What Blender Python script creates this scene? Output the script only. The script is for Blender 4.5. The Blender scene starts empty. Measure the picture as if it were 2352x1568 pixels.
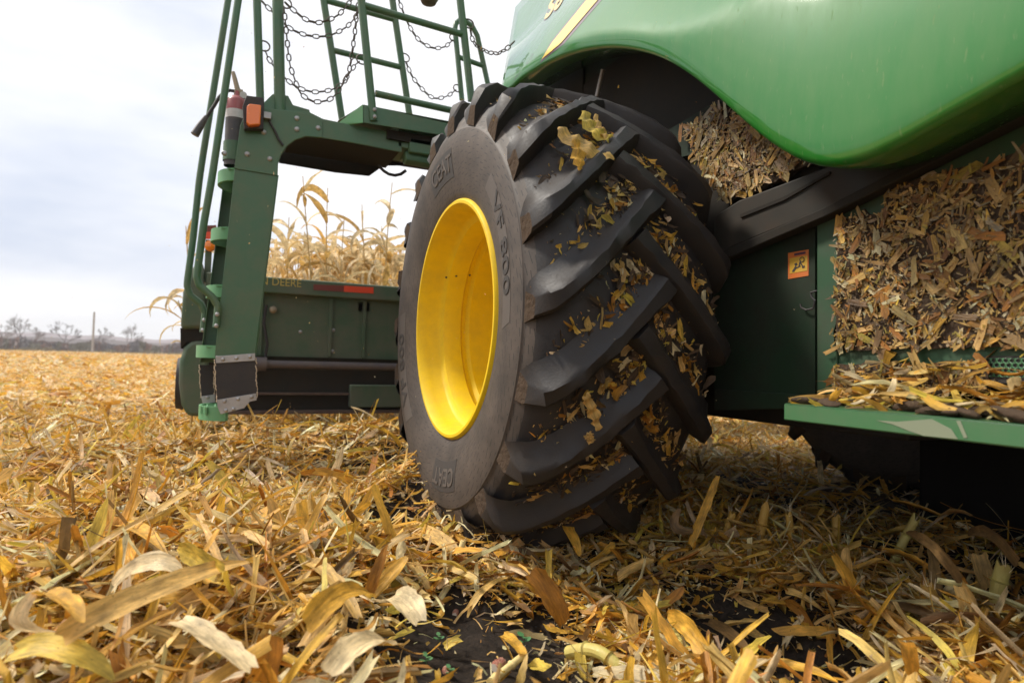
import bpy, math, numpy as np
from mathutils import Vector, Matrix
from mathutils.bvhtree import BVHTree
R = math.radians
scene = bpy.context.scene
COL = scene.collection
rng = np.random.default_rng(7)

# ------------------------------------------------------------------ camera
# world axes: +Y is the machine's direction of travel, +X to its right, Z up; metres
CAM_H = 0.80
F_PX, YAW, PITCH, ROLL = 1436.5, R(24.42), R(1.806), R(1.637)      # focal length in units of a 2352 px wide frame
_fw = np.array([math.sin(YAW)*math.cos(PITCH), math.cos(YAW)*math.cos(PITCH), math.sin(PITCH)])
_r0 = np.array([math.cos(YAW), -math.sin(YAW), 0.0]); _u0 = np.cross(_r0, _fw)
_rt = math.cos(ROLL)*_r0 + math.sin(ROLL)*_u0
_up = -math.sin(ROLL)*_r0 + math.cos(ROLL)*_u0
CAM = np.array([0.0, 0.0, CAM_H])
cam_data = bpy.data.cameras.new("camera")
cam_data.sensor_width = 36.0
cam_data.lens = 36.0*F_PX/2352
cam_data.clip_start = 0.05; cam_data.clip_end = 3000
cam_data.dof.use_dof = True
cam_data.dof.focus_distance = 2.45
cam_data.dof.aperture_fstop = 2.6
cam = bpy.data.objects.new("camera", cam_data); COL.objects.link(cam)
cam.matrix_world = Matrix(((_rt[0], _up[0], -_fw[0], CAM[0]), (_rt[1], _up[1], -_fw[1], CAM[1]), (_rt[2], _up[2], -_fw[2], CAM[2]), (0, 0, 0, 1)))
scene.camera = cam

# ------------------------------------------------------------------ world: bright broken overcast
SUN_EL, SUN_AZ = R(50), R(-52)       # azimuth measured from +Y towards +X
world = bpy.data.worlds.new("World"); scene.world = world; world.use_nodes = True
wn, wl = world.node_tree.nodes, world.node_tree.links
wn.clear()
def N(nodes, t, **kw):
    n = nodes.new(t)
    for k, v in kw.items(): setattr(n, k, v)
    return n
w_out = N(wn, 'ShaderNodeOutputWorld'); w_bg = N(wn, 'ShaderNodeBackground'); w_bg.inputs[1].default_value = 0.10
w_sky = N(wn, 'ShaderNodeTexSky', sky_type='NISHITA'); w_sky.sun_disc = False
w_sky.sun_elevation = SUN_EL; w_sky.sun_rotation = SUN_AZ; w_sky.air_density = 1.0; w_sky.dust_density = 3.0
w_tc = N(wn, 'ShaderNodeTexCoord'); w_map = N(wn, 'ShaderNodeMapping'); w_map.inputs['Scale'].default_value = (1.0, 1.0, 3.2)
w_map.inputs['Location'].default_value = (3.7, 1.2, 0.4)
w_no = N(wn, 'ShaderNodeTexNoise'); w_no.inputs['Scale'].default_value = 1.7; w_no.inputs['Detail'].default_value = 5; w_no.inputs['Roughness'].default_value = 0.5
w_rc = N(wn, 'ShaderNodeValToRGB')     # cloud brightness
w_rc.color_ramp.elements[0].position = 0.33; w_rc.color_ramp.elements[0].color = (0.62, 0.68, 0.81, 1)
w_rc.color_ramp.elements[1].position = 0.56; w_rc.color_ramp.elements[1].color = (1.0, 1.0, 1.02, 1)
w_sc = N(wn, 'ShaderNodeVectorMath', operation='SCALE'); w_sc.inputs['Scale'].default_value = 10.2
w_mx = N(wn, 'ShaderNodeMix', data_type='RGBA'); w_mx.inputs[0].default_value = 0.93
wl.new(w_tc.outputs['Generated'], w_map.inputs[0]); wl.new(w_map.outputs[0], w_no.inputs[0]); wl.new(w_no.outputs[0], w_rc.inputs[0])
wl.new(w_rc.outputs[0], w_sc.inputs[0]); wl.new(w_sky.outputs[0], w_mx.inputs[6]); wl.new(w_sc.outputs[0], w_mx.inputs[7])
wl.new(w_mx.outputs[2], w_bg.inputs[0]); wl.new(w_bg.outputs[0], w_out.inputs[0])

sun_data = bpy.data.lights.new("sun", 'SUN'); sun_data.energy = 4.2; sun_data.angle = R(10); sun_data.color = (1.0, 0.93, 0.83)
sun = bpy.data.objects.new("sun", sun_data); COL.objects.link(sun)
_sd = Vector((math.cos(SUN_EL)*math.sin(SUN_AZ), math.cos(SUN_EL)*math.cos(SUN_AZ), math.sin(SUN_EL)))
sun.rotation_euler = _sd.to_track_quat('Z', 'Y').to_euler(); sun.location = (-5, 0, 8)

scene.view_settings.view_transform = 'Standard'; scene.view_settings.look = 'None'
scene.view_settings.exposure = 0.24; scene.view_settings.gamma = 1.0; scene.view_settings.use_curve_mapping = False
scene.cycles.use_denoising = True
scene.cycles.max_bounces = 8; scene.cycles.diffuse_bounces = 3; scene.cycles.glossy_bounces = 3; scene.cycles.transmission_bounces = 3

# ------------------------------------------------------------------ authoring helpers
def ray(px, py):
    return _fw + (px-1176)/F_PX*_rt + (784-py)/F_PX*_up
def at(px, py, X=None, Y=None, Z=None, D=None):
    """a point seen at (px,py) that lies on the plane X=, Y= or Z=, or at depth D"""
    d = ray(px, py)
    if X is not None: s = X/d[0]
    elif Y is not None: s = Y/d[1]
    elif Z is not None: s = (Z-CAM_H)/d[2]
    else: s = D
    return CAM + d*s
def depth(p): return float((np.asarray(p)-CAM) @ _fw)

class MB:
    """collects shapes; build() links them as ONE mesh object"""
    def __init__(s): s.v = []; s.f = []; s.m = []; s.uv = None
    def add(s, vs, fs, m=0):
        o = len(s.v); s.v += [tuple(map(float, p)) for p in vs]
        s.f += [tuple(i+o for i in f) for f in fs]; s.m += [m]*len(fs); return s
    def box(s, c, size, rot=None, m=0):
        h = np.array(size)/2
        pts = [np.array((x, y, z))*h for x in (-1, 1) for y in (-1, 1) for z in (-1, 1)]
        if rot is not None: pts = [np.array(rot @ Vector(p)) for p in pts]
        return s.add([p+np.array(c) for p in pts], [(0, 1, 3, 2), (4, 6, 7, 5), (0, 4, 5, 1), (2, 3, 7, 6), (0, 2, 6, 4), (1, 5, 7, 3)], m)
    def prism(s, pts, vec, m=0):
        """closed outline pts pushed along vec"""
        pts = [np.array(p, float) for p in pts]; n = len(pts); vec = np.array(vec, float)
        nrm = sum((np.cross(pts[i]-pts[0], pts[(i+1) % n]-pts[0]) for i in range(n)), np.zeros(3))
        if nrm @ vec > 0: pts = pts[::-1]
        return s.add(pts+[p+vec for p in pts], [tuple(range(n)), tuple(range(2*n-1, n-1, -1))]+[(i, n+i, n+(i+1) % n, (i+1) % n) for i in range(n)], m)
    def tube(s, path, r, n=10, closed=False, cap=True, m=0):
        path = [np.array(p, float) for p in path]; k = len(path); vs = []
        rr = r if hasattr(r, '__len__') else [r]*k
        prev = None
        for i, p in enumerate(path):
            a = path[(i-1) % k] if (closed or i > 0) else p
            b = path[(i+1) % k] if (closed or i < k-1) else p
            t = b-a; t = t/(np.linalg.norm(t)+1e-12)
            if prev is None:
                h = np.array((0, 0, 1.)) if abs(t[2]) < .9 else np.array((1., 0, 0))
                u = np.cross(t, h)
            else: u = prev-t*(prev@t)
            u = u/(np.linalg.norm(u)+1e-12); prev = u; w = np.cross(t, u)
            vs += [p+rr[i]*(math.cos(q)*u+math.sin(q)*w) for q in np.linspace(0, 2*math.pi, n, endpoint=False)]
        fs = [(i*n+j, i*n+(j+1) % n, ((i+1) % k)*n+(j+1) % n, ((i+1) % k)*n+j) for i in range(k if closed else k-1) for j in range(n)]
        if cap and not closed: fs += [tuple(range(n-1, -1, -1)), tuple(range((k-1)*n, k*n))]
        return s.add(vs, fs, m)
    def lathe(s, prof, c, axis='X', n=64, m=0, a0=0, a1=2*math.pi):
        """prof: (along axis, radius)"""
        full = abs(a1-a0-2*math.pi) < 1e-6
        ang = np.linspace(a0, a1, n, endpoint=not full); c = np.array(c, float); vs = []
        for a, r in prof:
            for q in ang:
                d = {'X': (a, -r*math.cos(q), r*math.sin(q)), 'Y': (r*math.cos(q), a, r*math.sin(q)), 'Z': (r*math.cos(q), r*math.sin(q), a)}[axis]
                vs.append(c+np.array(d))
        k = len(prof); nn = n if full else n-1
        return s.add(vs, [(i*n+j, i*n+(j+1) % n, (i+1)*n+(j+1) % n, (i+1)*n+j) for i in range(k-1) for j in range(nn)], m)
    def dome(s, c, r, d, m=0, n=10):
        """round bolt head at c, facing along d"""
        d = np.array(d, float); d /= np.linalg.norm(d)
        h = np.array((0, 0, 1.)) if abs(d[2]) < .9 else np.array((1., 0, 0))
        u = np.cross(d, h); u /= np.linalg.norm(u); w = np.cross(d, u); c = np.array(c, float); vs = []
        for rr, hh in ((1, -.2), (1, .15), (.8, .42), (.4, .6)):
            vs += [c+r*(rr*(math.cos(q)*u+math.sin(q)*w)+hh*d) for q in np.linspace(0, 2*math.pi, n, endpoint=False)]
        fs = [(i*n+j, i*n+(j+1) % n, (i+1)*n+(j+1) % n, (i+1)*n+j) for i in range(3) for j in range(n)]+[tuple(range(3*n, 4*n))]
        return s.add(vs, fs, m)
    def build(s, name, mats, parent=None, smooth=30, bevel=0.0):
        me = bpy.data.meshes.new(name); me.from_pydata(s.v, [], s.f)
        mats = mats if isinstance(mats, (list, tuple)) else [mats]
        for x in mats: me.materials.append(x)
        me.polygons.foreach_set('material_index', s.m)
        if s.uv is not None:
            uv = me.uv_layers.new(name='UVMap'); li = np.zeros(len(me.loops), dtype=np.int32); me.loops.foreach_get('vertex_index', li)
            uv.data.foreach_set('uv', np.array(s.uv, dtype=np.float32)[li].ravel())
        me.update()
        if smooth:
            me.polygons.foreach_set('use_smooth', [True]*len(me.polygons)); me.set_sharp_from_angle(angle=R(smooth))
        o = bpy.data.objects.new(name, me); COL.objects.link(o)
        if bevel:
            b = o.modifiers.new('bevel', 'BEVEL'); b.width = bevel; b.segments = 2; b.limit_method = 'ANGLE'; b.angle_limit = R(40)
        if parent is not None: o.parent = parent
        return o

def tag(o, label=None, cat=None, group=None, kind=None):
    if label: o['label'] = label
    if cat: o['category'] = cat
    if group: o['group'] = group
    if kind: o['kind'] = kind
    return o
def empty(name, label, cat, loc=(0, 0, 0), group=None):
    o = bpy.data.objects.new(name, None); COL.objects.link(o); o.location = loc; o.empty_display_size = .1
    return tag(o, label, cat, group)
def rebase(root, loc):
    """put the Empty at the thing's base; its parts keep the places they were built in"""
    root.location = loc
    for ch in root.children: ch.location = Vector(ch.location)-Vector(loc)

# ------------------------------------------------------------------ materials
def mat(name, color, rough=.5, metal=0.0, spec=.5, coat=0.0, coat_rough=.1, dust=0.0, dust_col=(.22, .17, .11), dust_scale=9.0, speck=0.0, bump=0.0, bump_scale=60.0, stretch=(1, 1, 1), speck_scale=130):
    m = bpy.data.materials.new(name); m.use_nodes = True
    nt = m.node_tree; n = nt.nodes; l = nt.links; b = n['Principled BSDF']
    b.inputs['Base Color'].default_value = (*color, 1); b.inputs['Roughness'].default_value = rough; b.inputs['Metallic'].default_value = metal
    b.inputs['Specular IOR Level'].default_value = spec; b.inputs['Coat Weight'].default_value = coat; b.inputs['Coat Roughness'].default_value = coat_rough
    b.inputs['Coat IOR'].default_value = 1.5
    tc = N(n, 'ShaderNodeTexCoord'); mp = N(n, 'ShaderNodeMapping'); mp.inputs['Scale'].default_value = stretch
    l.new(tc.outputs['Object'], mp.inputs[0])
    col = None
    if dust or speck:
        base = N(n, 'ShaderNodeMix', data_type='RGBA'); base.inputs[6].default_value = (*color, 1); base.inputs[7].default_value = (*dust_col, 1)
        no = N(n, 'ShaderNodeTexNoise'); no.inputs['Scale'].default_value = dust_scale; no.inputs['Detail'].default_value = 7; no.inputs['Roughness'].default_value = .68
        rp = N(n, 'ShaderNodeMapRange'); rp.inputs[1].default_value = .38; rp.inputs[2].default_value = .75; rp.inputs[3].default_value = dust*.25; rp.inputs[4].default_value = min(1, dust*1.6)
        l.new(mp.outputs[0], no.inputs[0]); l.new(no.outputs[0], rp.inputs[0]); fac = rp.outputs[0]
        if speck:
            n2 = N(n, 'ShaderNodeTexNoise'); n2.inputs['Scale'].default_value = speck_scale; n2.inputs['Detail'].default_value = 4; l.new(mp.outputs[0], n2.inputs[0])
            r2 = N(n, 'ShaderNodeMapRange'); r2.inputs[1].default_value = .62; r2.inputs[2].default_value = .72; r2.inputs[3].default_value = 0; r2.inputs[4].default_value = speck
            l.new(n2.outputs[0], r2.inputs[0]); mx = N(n, 'ShaderNodeMath', operation='MAXIMUM'); l.new(fac, mx.inputs[0]); l.new(r2.outputs[0], mx.inputs[1]); fac = mx.outputs[0]
        l.new(fac, base.inputs[0]); l.new(base.outputs[2], b.inputs['Base Color'])
        rr = N(n, 'ShaderNodeMapRange'); rr.inputs[3].default_value = rough; rr.inputs[4].default_value = min(1, rough+.45); l.new(fac, rr.inputs[0]); l.new(rr.outputs[0], b.inputs['Roughness'])
        if coat:
            cc = N(n, 'ShaderNodeMapRange'); cc.inputs[3].default_value = coat; cc.inputs[4].default_value = coat*.2; l.new(fac, cc.inputs[0]); l.new(cc.outputs[0], b.inputs['Coat Weight'])
    if bump:
        nb = N(n, 'ShaderNodeTexNoise'); nb.inputs['Scale'].default_value = bump_scale; nb.inputs['Detail'].default_value = 5; l.new(mp.outputs[0], nb.inputs[0])
        bp = N(n, 'ShaderNodeBump'); bp.inputs['Strength'].default_value = bump; bp.inputs['Distance'].default_value = .01; l.new(nb.outputs[0], bp.inputs['Height']); l.new(bp.outputs[0], b.inputs['Normal'])
    return m

M = {}
M['panel'] = mat('panel_green', (.008, .150, .012), .38, coat=1.0, coat_rough=.06, spec=.15, dust=.16, dust_col=(.15, .22, .09), dust_scale=4, speck=.5, speck_scale=26, stretch=(3.5, 3.5, .8))
M['green'] = mat('frame_green', (.028, .115, .050), .45, dust=.32, dust_col=(.15, .14, .09), dust_scale=7, speck=.35, coat=.2)
M['tread_green'] = mat('step_green', (.09, .30, .13), .45, dust=.2, dust_col=(.25, .28, .17), speck=.2)
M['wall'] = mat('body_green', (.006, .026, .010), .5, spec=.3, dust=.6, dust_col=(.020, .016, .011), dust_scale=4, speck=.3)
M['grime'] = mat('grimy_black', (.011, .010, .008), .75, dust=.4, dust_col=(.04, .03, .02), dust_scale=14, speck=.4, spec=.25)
M['beam'] = mat('grimy_beam', (.013, .015, .012), .45, spec=.3, dust=.6, dust_col=(.045, .031, .021), dust_scale=7, speck=.2)
M['header'] = mat('header_green', (.04, .10, .05), .5, dust=.55, dust_col=(.15, .135, .10), dust_scale=3, speck=.25)
M['yellow'] = mat('rim_yellow', (.80, .54, .0), .50, spec=.3, coat=0, dust=.2, dust_col=(.25, .17, .06), dust_scale=10, speck=.12)
M['steel'] = mat('zinc_steel', (.42, .42, .43), .45, metal=.7, dust=.3, dust_col=(.2, .17, .13), speck=.2)
M['chain'] = mat('dirty_chain', (.075, .062, .055), .55, metal=.35, dust=.4, dust_col=(.13, .09, .06), dust_scale=30)
M['black'] = mat('black_rubber', (.018, .017, .02), .6, dust=.25, dust_col=(.08, .06, .045), speck=.3, bump=.2)
M['fiber'] = mat('frayed_edge', (.55, .45, .33), .9)
M['red'] = mat('extinguisher_red', (.30, .025, .035), .35, coat=.4, dust=.25, dust_col=(.3, .2, .17), speck=.2)
M['white'] = mat('dirty_white', (.62, .62, .63), .5, dust=.25, speck=.2)
M['label'] = mat('dark_label', (.035, .035, .045), .5, dust=.2, speck=.2)
M['brass'] = mat('lever_beige', (.33, .27, .19), .45, metal=.3, dust=.2)
M['amber'] = mat('amber_lens', (.75, .16, .008), .2, coat=.6)
M['orange'] = mat('lamp_orange', (.85, .22, .01), .25, coat=.5)
M['refl_dark'] = mat('reflector_dark_red', (.17, .022, .012), .35, dust=.1)
M['refl_red'] = mat('reflector_red', (.80, .07, .02), .3, dust=.08)
M['decal_yellow'] = mat('decal_yellow', (.80, .55, .07), .35, coat=.6)
M['decal_dull'] = mat('decal_dull_yellow', (.48, .37, .08), .5, dust=.2)
M['decal_edge'] = mat('decal_dark', (.075, .03, .05), .4, coat=.5)
M['groove'] = mat('panel_groove', (.008, .06, .012), .45, coat=.3)
M['warn'] = mat('warning_orange', (.55, .13, .012), .5, dust=.2)
M['warn_y'] = mat('warning_yellow', (.55, .32, .02), .5, dust=.2)
M['shaft'] = mat('shaft_grey', (.075, .062, .075), .45, dust=.3, speck=.2)
M['rust'] = mat('dark_rust', (.07, .035, .028), .6, dust=.3)
M['plate'] = mat('plate_green', (.035, .15, .055), .4, dust=.25, dust_col=(.12, .13, .08), speck=.3, coat=.3)
M['gloom'] = mat('painted_shade_black', (.010, .009, .008), .9, spec=.1)  # deep shade under the machine put into a near-black colour
M['letter'] = mat('tyre_letter', (.036, .031, .028), .6)
M['letter_hi'] = mat('tyre_letter_edge', (.085, .070, .059), .6)
M['bark'] = mat('far_bark', (.11, .085, .08), .9)
M['pole'] = mat('weathered_pole', (.30, .28, .27), .9)
M['cob'] = mat('cob_red', (.33, .06, .035), .8, dust=.5, dust_col=(.6, .45, .32), dust_scale=90, bump=1, bump_scale=220)
M['pith'] = mat('cob_white', (.75, .66, .56), .8)
M['sprout'] = mat('sprout_green', (.06, .17, .06), .5)
M['mud'] = mat('caked_mud', (.062, .042, .028), .95, dust=.4, dust_col=(.08, .055, .036), dust_scale=25, bump=1.0, bump_scale=40, spec=.15)

def rubber():
    """tyre rubber: brownish dusty sidewall covered in short hairline flecks"""
    m = bpy.data.materials.new('tyre_sidewall'); m.use_nodes = True; nt = m.node_tree; n = nt.nodes; l = nt.links; b = n['Principled BSDF']
    uv = N(n, 'ShaderNodeUVMap'); sx = N(n, 'ShaderNodeSeparateXYZ'); l.new(uv.outputs[0], sx.inputs[0])
    def M_(op, a, bb=None, c=None):
        q = N(n, 'ShaderNodeMath', operation=op)
        for i, x in enumerate((a, bb, c)):
            if x is None: continue
            if isinstance(x, (int, float)): q.inputs[i].default_value = x
            else: l.new(x, q.inputs[i])
        return q.outputs[0]
    # rows of dashes round the wheel: u = turns, v = metres along the profile
    U = M_('MULTIPLY', sx.outputs[0], 88.0); V = M_('MULTIPLY', sx.outputs[1], 44.0)
    row = M_('FLOOR', V); wn_ = N(n, 'ShaderNodeTexWhiteNoise', noise_dimensions='1D'); l.new(row, wn_.inputs['W'])
    U2 = M_('ADD', U, wn_.outputs[0]); cell = M_('FLOOR', U2); cv = N(n, 'ShaderNodeCombineXYZ'); l.new(cell, cv.inputs[0]); l.new(row, cv.inputs[1])
    w2 = N(n, 'ShaderNodeTexWhiteNoise', noise_dimensions='2D'); l.new(cv.outputs[0], w2.inputs['Vector'])
    fu = M_('FRACT', U2); fv = M_('FRACT', V)
    wob = M_('ADD', fv, M_('MULTIPLY', M_('SUBTRACT', fu, .5), M_('SUBTRACT', w2.outputs[0], .2)))
    thin = M_('LESS_THAN', M_('ABSOLUTE', M_('SUBTRACT', wob, .5)), .085)
    ln = M_('LESS_THAN', M_('ABSOLUTE', M_('SUBTRACT', fu, .5)), M_('MULTIPLY', w2.outputs[0], .42))
    dash = M_('MULTIPLY', thin, ln)
    tc = N(n, 'ShaderNodeTexCoord'); no = N(n, 'ShaderNodeTexNoise'); no.inputs['Scale'].default_value = 6; no.inputs['Detail'].default_value = 8; no.inputs['Roughness'].default_value = .7; l.new(tc.outputs['Object'], no.inputs[0])
    rp = N(n, 'ShaderNodeValToRGB'); rp.color_ramp.elements[0].position = .3; rp.color_ramp.elements[0].color = (.038, .031, .026, 1); rp.color_ramp.elements[1].position = .72; rp.color_ramp.elements[1].color = (.098, .076, .061, 1)
    l.new(no.outputs[0], rp.inputs[0])
    mx = N(n, 'ShaderNodeMix', data_type='RGBA'); mx.inputs[7].default_value = (.018, .016, .015, 1); l.new(M_('MULTIPLY', dash, .85), mx.inputs[0]); l.new(rp.outputs[0], mx.inputs[6]); l.new(mx.outputs[2], b.inputs['Base Color'])
    b.inputs['Roughness'].default_value = .62; b.inputs['Specular IOR Level'].default_value = .4
    bp = N(n, 'ShaderNodeBump'); bp.inputs['Strength'].default_value = .5; bp.inputs['Distance'].default_value = .004; bp.invert = True; l.new(dash, bp.inputs['Height']); l.new(bp.outputs[0], b.inputs['Normal'])
    return m
M['sidewall'] = rubber()
M['lug'] = mat('tyre_tread', (.009, .009, .0115), .46, spec=.45, dust=.45, dust_col=(.040, .028, .019), dust_scale=9, speck=.75, speck_scale=42, bump=.10, bump_scale=110)
M['post'] = mat('dull_post_green', (.016, .075, .030), .5, dust=.5, dust_col=(.05, .045, .03), dust_scale=5, speck=.3)

def leaf_mat(name, transl=.34):
    """dry husk: colour per piece from the 'tint' attribute, fibres running along the piece"""
    m = bpy.data.materials.new(name); m.use_nodes = True; nt = m.node_tree; n = nt.nodes; l = nt.links; b = n['Principled BSDF']; out = n['Material Output']
    at_ = N(n, 'ShaderNodeAttribute'); at_.attribute_name = 'tint'
    uv = N(n, 'ShaderNodeUVMap'); mp = N(n, 'ShaderNodeMapping'); mp.inputs['Scale'].default_value = (15, 1.6, 1); l.new(uv.outputs[0], mp.inputs[0])
    no = N(n, 'ShaderNodeTexNoise'); no.inputs['Scale'].default_value = 1; no.inputs['Detail'].default_value = 4; no.inputs['Roughness'].default_value = .7; l.new(mp.outputs[0], no.inputs[0])
    r1 = N(n, 'ShaderNodeMapRange'); r1.inputs[1].default_value = .3; r1.inputs[2].default_value = .7; r1.inputs[3].default_value = .50; r1.inputs[4].default_value = 1.28; l.new(no.outputs[0], r1.inputs[0])
    tc = N(n, 'ShaderNodeTexCoord'); n2 = N(n, 'ShaderNodeTexNoise'); n2.inputs['Scale'].default_value = 22; n2.inputs['Detail'].default_value = 4; l.new(tc.outputs['Object'], n2.inputs[0])
    r2 = N(n, 'ShaderNodeMapRange'); r2.inputs[1].default_value = .3; r2.inputs[2].default_value = .72; r2.inputs[3].default_value = .62; r2.inputs[4].default_value = 1.25; l.new(n2.outputs[0], r2.inputs[0])
    mu = N(n, 'ShaderNodeMath', operation='MULTIPLY'); l.new(r1.outputs[0], mu.inputs[0]); l.new(r2.outputs[0], mu.inputs[1])
    vs = N(n, 'ShaderNodeVectorMath', operation='SCALE'); l.new(at_.outputs['Color'], vs.inputs[0]); l.new(mu.outputs[0], vs.inputs['Scale'])
    n3 = N(n, 'ShaderNodeTexNoise'); n3.inputs['Scale'].default_value = 160; n3.inputs['Detail'].default_value = 2; l.new(tc.outputs['Object'], n3.inputs[0])
    r3 = N(n, 'ShaderNodeMapRange'); r3.inputs[1].default_value = .66; r3.inputs[2].default_value = .74; r3.inputs[4].default_value = .6; l.new(n3.outputs[0], r3.inputs[0])
    mx = N(n, 'ShaderNodeMix', data_type='RGBA'); mx.inputs[7].default_value = (.10, .05, .015, 1); l.new(r3.outputs[0], mx.inputs[0]); l.new(vs.outputs[0], mx.inputs[6])
    l.new(mx.outputs[2], b.inputs['Base Color']); b.inputs['Roughness'].default_value = .5; b.inputs['Specular IOR Level'].default_value = .45
    bp = N(n, 'ShaderNodeBump'); bp.inputs['Strength'].default_value = .8; bp.inputs['Distance'].default_value = .004; l.new(no.outputs[0], bp.inputs['Height']); l.new(bp.outputs[0], b.inputs['Normal'])
    if transl:
        tr = N(n, 'ShaderNodeBsdfTranslucent'); l.new(mx.outputs[2], tr.inputs[0]); ms = N(n, 'ShaderNodeMixShader'); ms.inputs[0].default_value = transl
        l.new(b.outputs[0], ms.inputs[1]); l.new(tr.outputs[0], ms.inputs[2]); l.new(ms.outputs[0], out.inputs[0])
    return m
M['leaf'] = leaf_mat('dry_husk')
M['chip'] = leaf_mat('dry_chip', 0)

TINTS = np.array([(.90, .71, .40), (.79, .50, .155), (.81, .45, .06), (.52, .22, .025), (.75, .54, .085), (.27, .16, .06)])
TNAME = dict(cream=0, tan=1, gold=2, rust=3, yellow=4, grey=5)
def tints(n, p=(.23, .30, .26, .08, .09, .04)):
    c = TINTS[rng.choice(6, n, p=p)]
    return np.clip(c*rng.uniform(.78, 1.18, (n, 1))*rng.uniform(.93, 1.07, (n, 3)), 0, .9)

# ------------------------------------------------------------------ ground shape
_lat = rng.random((64, 64))
def vnoise(x, y, s):
    x = np.asarray(x, float)*s; y = np.asarray(y, float)*s
    i = np.floor(x).astype(int); j = np.floor(y).astype(int); fx = x-i; fy = y-j
    fx = fx*fx*(3-2*fx); fy = fy*fy*(3-2*fy)
    g = lambda a, b: _lat[a % 64, b % 64]
    return (g(i, j)*(1-fx)+g(i+1, j)*fx)*(1-fy)+(g(i, j+1)*(1-fx)+g(i+1, j+1)*fx)*fy
def gp(px, py): return at(px, py, Z=.03)
BARE = [(gp(px, py), r) for px, py, r in ((1100, 1480, .31), (1200, 1420, .19), (1070, 1390, .12), (1250, 1500, .14), (880, 1210, .14), (1700, 1395, .20), (1850, 1465, .18), (1590, 1370, .08), (1960, 1530, .09), (1400, 1330, .05), (1000, 1290, .12), (1050, 1560, .16), (1170, 1565, .24))]
def bare(x, y):
    b = np.zeros_like(np.asarray(x, float))
    wob = 1.0+.5*vnoise(x, y, 14)
    for c, r in BARE: b = np.maximum(b, 1/(1+np.exp((np.hypot(x-c[0], y-c[1])/(r*wob)-1)*6)))
    return b
MOUNDS = [(gp(px, py), r, h) for px, py, r, h in ((1740, 1265, .16, .05), (1960, 1275, .18, .05), (2180, 1310, .18, .05), (2340, 1290, .2, .06), (250, 1300, .35, .14), (820, 1500, .16, .14), (520, 1380, .25, .11), (1000, 1180, .19, .25), (1230, 1228, .18, .23), (1420, 1235, .16, .13), (760, 1030, .35, .14), (1545, 1195, .20, .17), (1640, 1130, .22, .10), (450, 1080, .3, .08), (850, 1070, .30, .20), (580, 1060, .28, .12), (1900, 985, .5, .12), (60, 1480, .15, .12))]
def ground(x, y):
    x = np.asarray(x, float); y = np.asarray(y, float); d = np.hypot(x, y)
    z = .07*(vnoise(x, y, .9)-.5)+.05*(vnoise(x+9, y+4, 2.3)-.5)+.02*(vnoise(x, y, 7)-.5)
    z = z*np.clip((40-d)/30, 0.15, 1)+.05*(1-bare(x, y))*np.clip((9-d)/6, 0, 1)
    for c, r_, h in MOUNDS: z = z+h*np.exp(-((x-c[0])**2+(y-c[1])**2)/(2*r_*r_))*(1-.8*bare(x, y))
    rut = np.exp(-((x-1.28)/.5)**2)*np.clip((3.6-y)/.8, 0, 1)          # the wheel's own track
    return z-.06*rut-.02

# ------------------------------------------------------------------ leaf builder (numpy)
def leaf_arrays(P, yaw, pitch, L, W, curl, roll, twist, fold, nseg=5, tip=.0, jag=.25):
    n = len(P); t = np.linspace(0, 1, nseg+1)[None, :]
    pt = pitch[:, None]+curl[:, None]*(t-.5)
    d = np.stack([np.cos(pt)*np.cos(yaw)[:, None], np.cos(pt)*np.sin(yaw)[:, None], np.sin(pt)], 2)
    step = d*(L/nseg)[:, None, None]
    c = np.cumsum(step, 1)-step; c = c-c.mean(1, keepdims=True)+P[:, None, :]
    s = np.stack([-np.sin(yaw), np.cos(yaw), np.zeros(n)], 1)[:, None, :]*np.ones((1, nseg+1, 1))
    u = np.cross(d, s)
    rr = (roll[:, None]+twist[:, None]*(t-.5))[..., None]
    s2 = s*np.cos(rr)+u*np.sin(rr); u2 = u*np.cos(rr)-s*np.sin(rr)
    if np.isscalar(tip): tip = np.full(n, tip)
    prof = (1-tip[:, None]*np.clip(t-.35, 0, 1)**1.3*1.6)*(1-.12*np.abs(2*t-1)**3)*(1+rng.normal(0, .22, (n, 1))*(t-.5)*2)
    prof = np.clip(prof, .06, 1)
    jl = 1+jag*(rng.random((n, nseg+1))-.5)*1.2; jr = 1+jag*(rng.random((n, nseg+1))-.5)*1.2
    hw = (W/2)[:, None]*prof
    fo = fold[:, None]
    left = c+(-s2*(hw*jl)[..., None])*np.cos(fo)[..., None]+u2*(hw*jl*np.sin(fo))[..., None]
    right = c+(s2*(hw*jr)[..., None])*np.cos(fo)[..., None]+u2*(hw*jr*np.sin(fo))[..., None]
    mid = c.copy()
    for A in (left, mid, right):                                    # torn ends
        for e, sg in ((0, -1), (nseg, 1)):
            A[:, e] += d[:, e]*(np.minimum(L, W*3)*.35*(rng.random(n)-.3)*sg*jag*2)[:, None]
    notch = (rng.random(n)-.45)*np.minimum(L, W*3)*.5*jag*2
    mid[:, 0] += d[:, 0]*notch[:, None]; mid[:, nseg] -= d[:, nseg]*np.roll(notch, 1)[:, None]
    V = np.stack([left, mid, right], 2)                             # n, seg+1, 3, 3
    uu = np.stack([np.zeros_like(hw), hw, 2*hw], 2)*7.7+rng.random((n, 1, 1))*30
    vv = (t*L[:, None]*9)[..., None]+rng.random((n, 1, 1))*30+np.zeros_like(uu)
    return V.reshape(n, -1, 3), np.stack([uu, vv], 3).reshape(n, -1, 2)
def leaf_faces(n, nseg):
    k = (nseg+1)*3; f = []
    for i in range(nseg):
        for j in range(2): f.append((i*3+j, i*3+j+1, (i+1)*3+j+1, (i+1)*3+j))
    f = np.array(f); return (f[None]+(np.arange(n)*k)[:, None, None]).reshape(-1, 4), k
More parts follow.
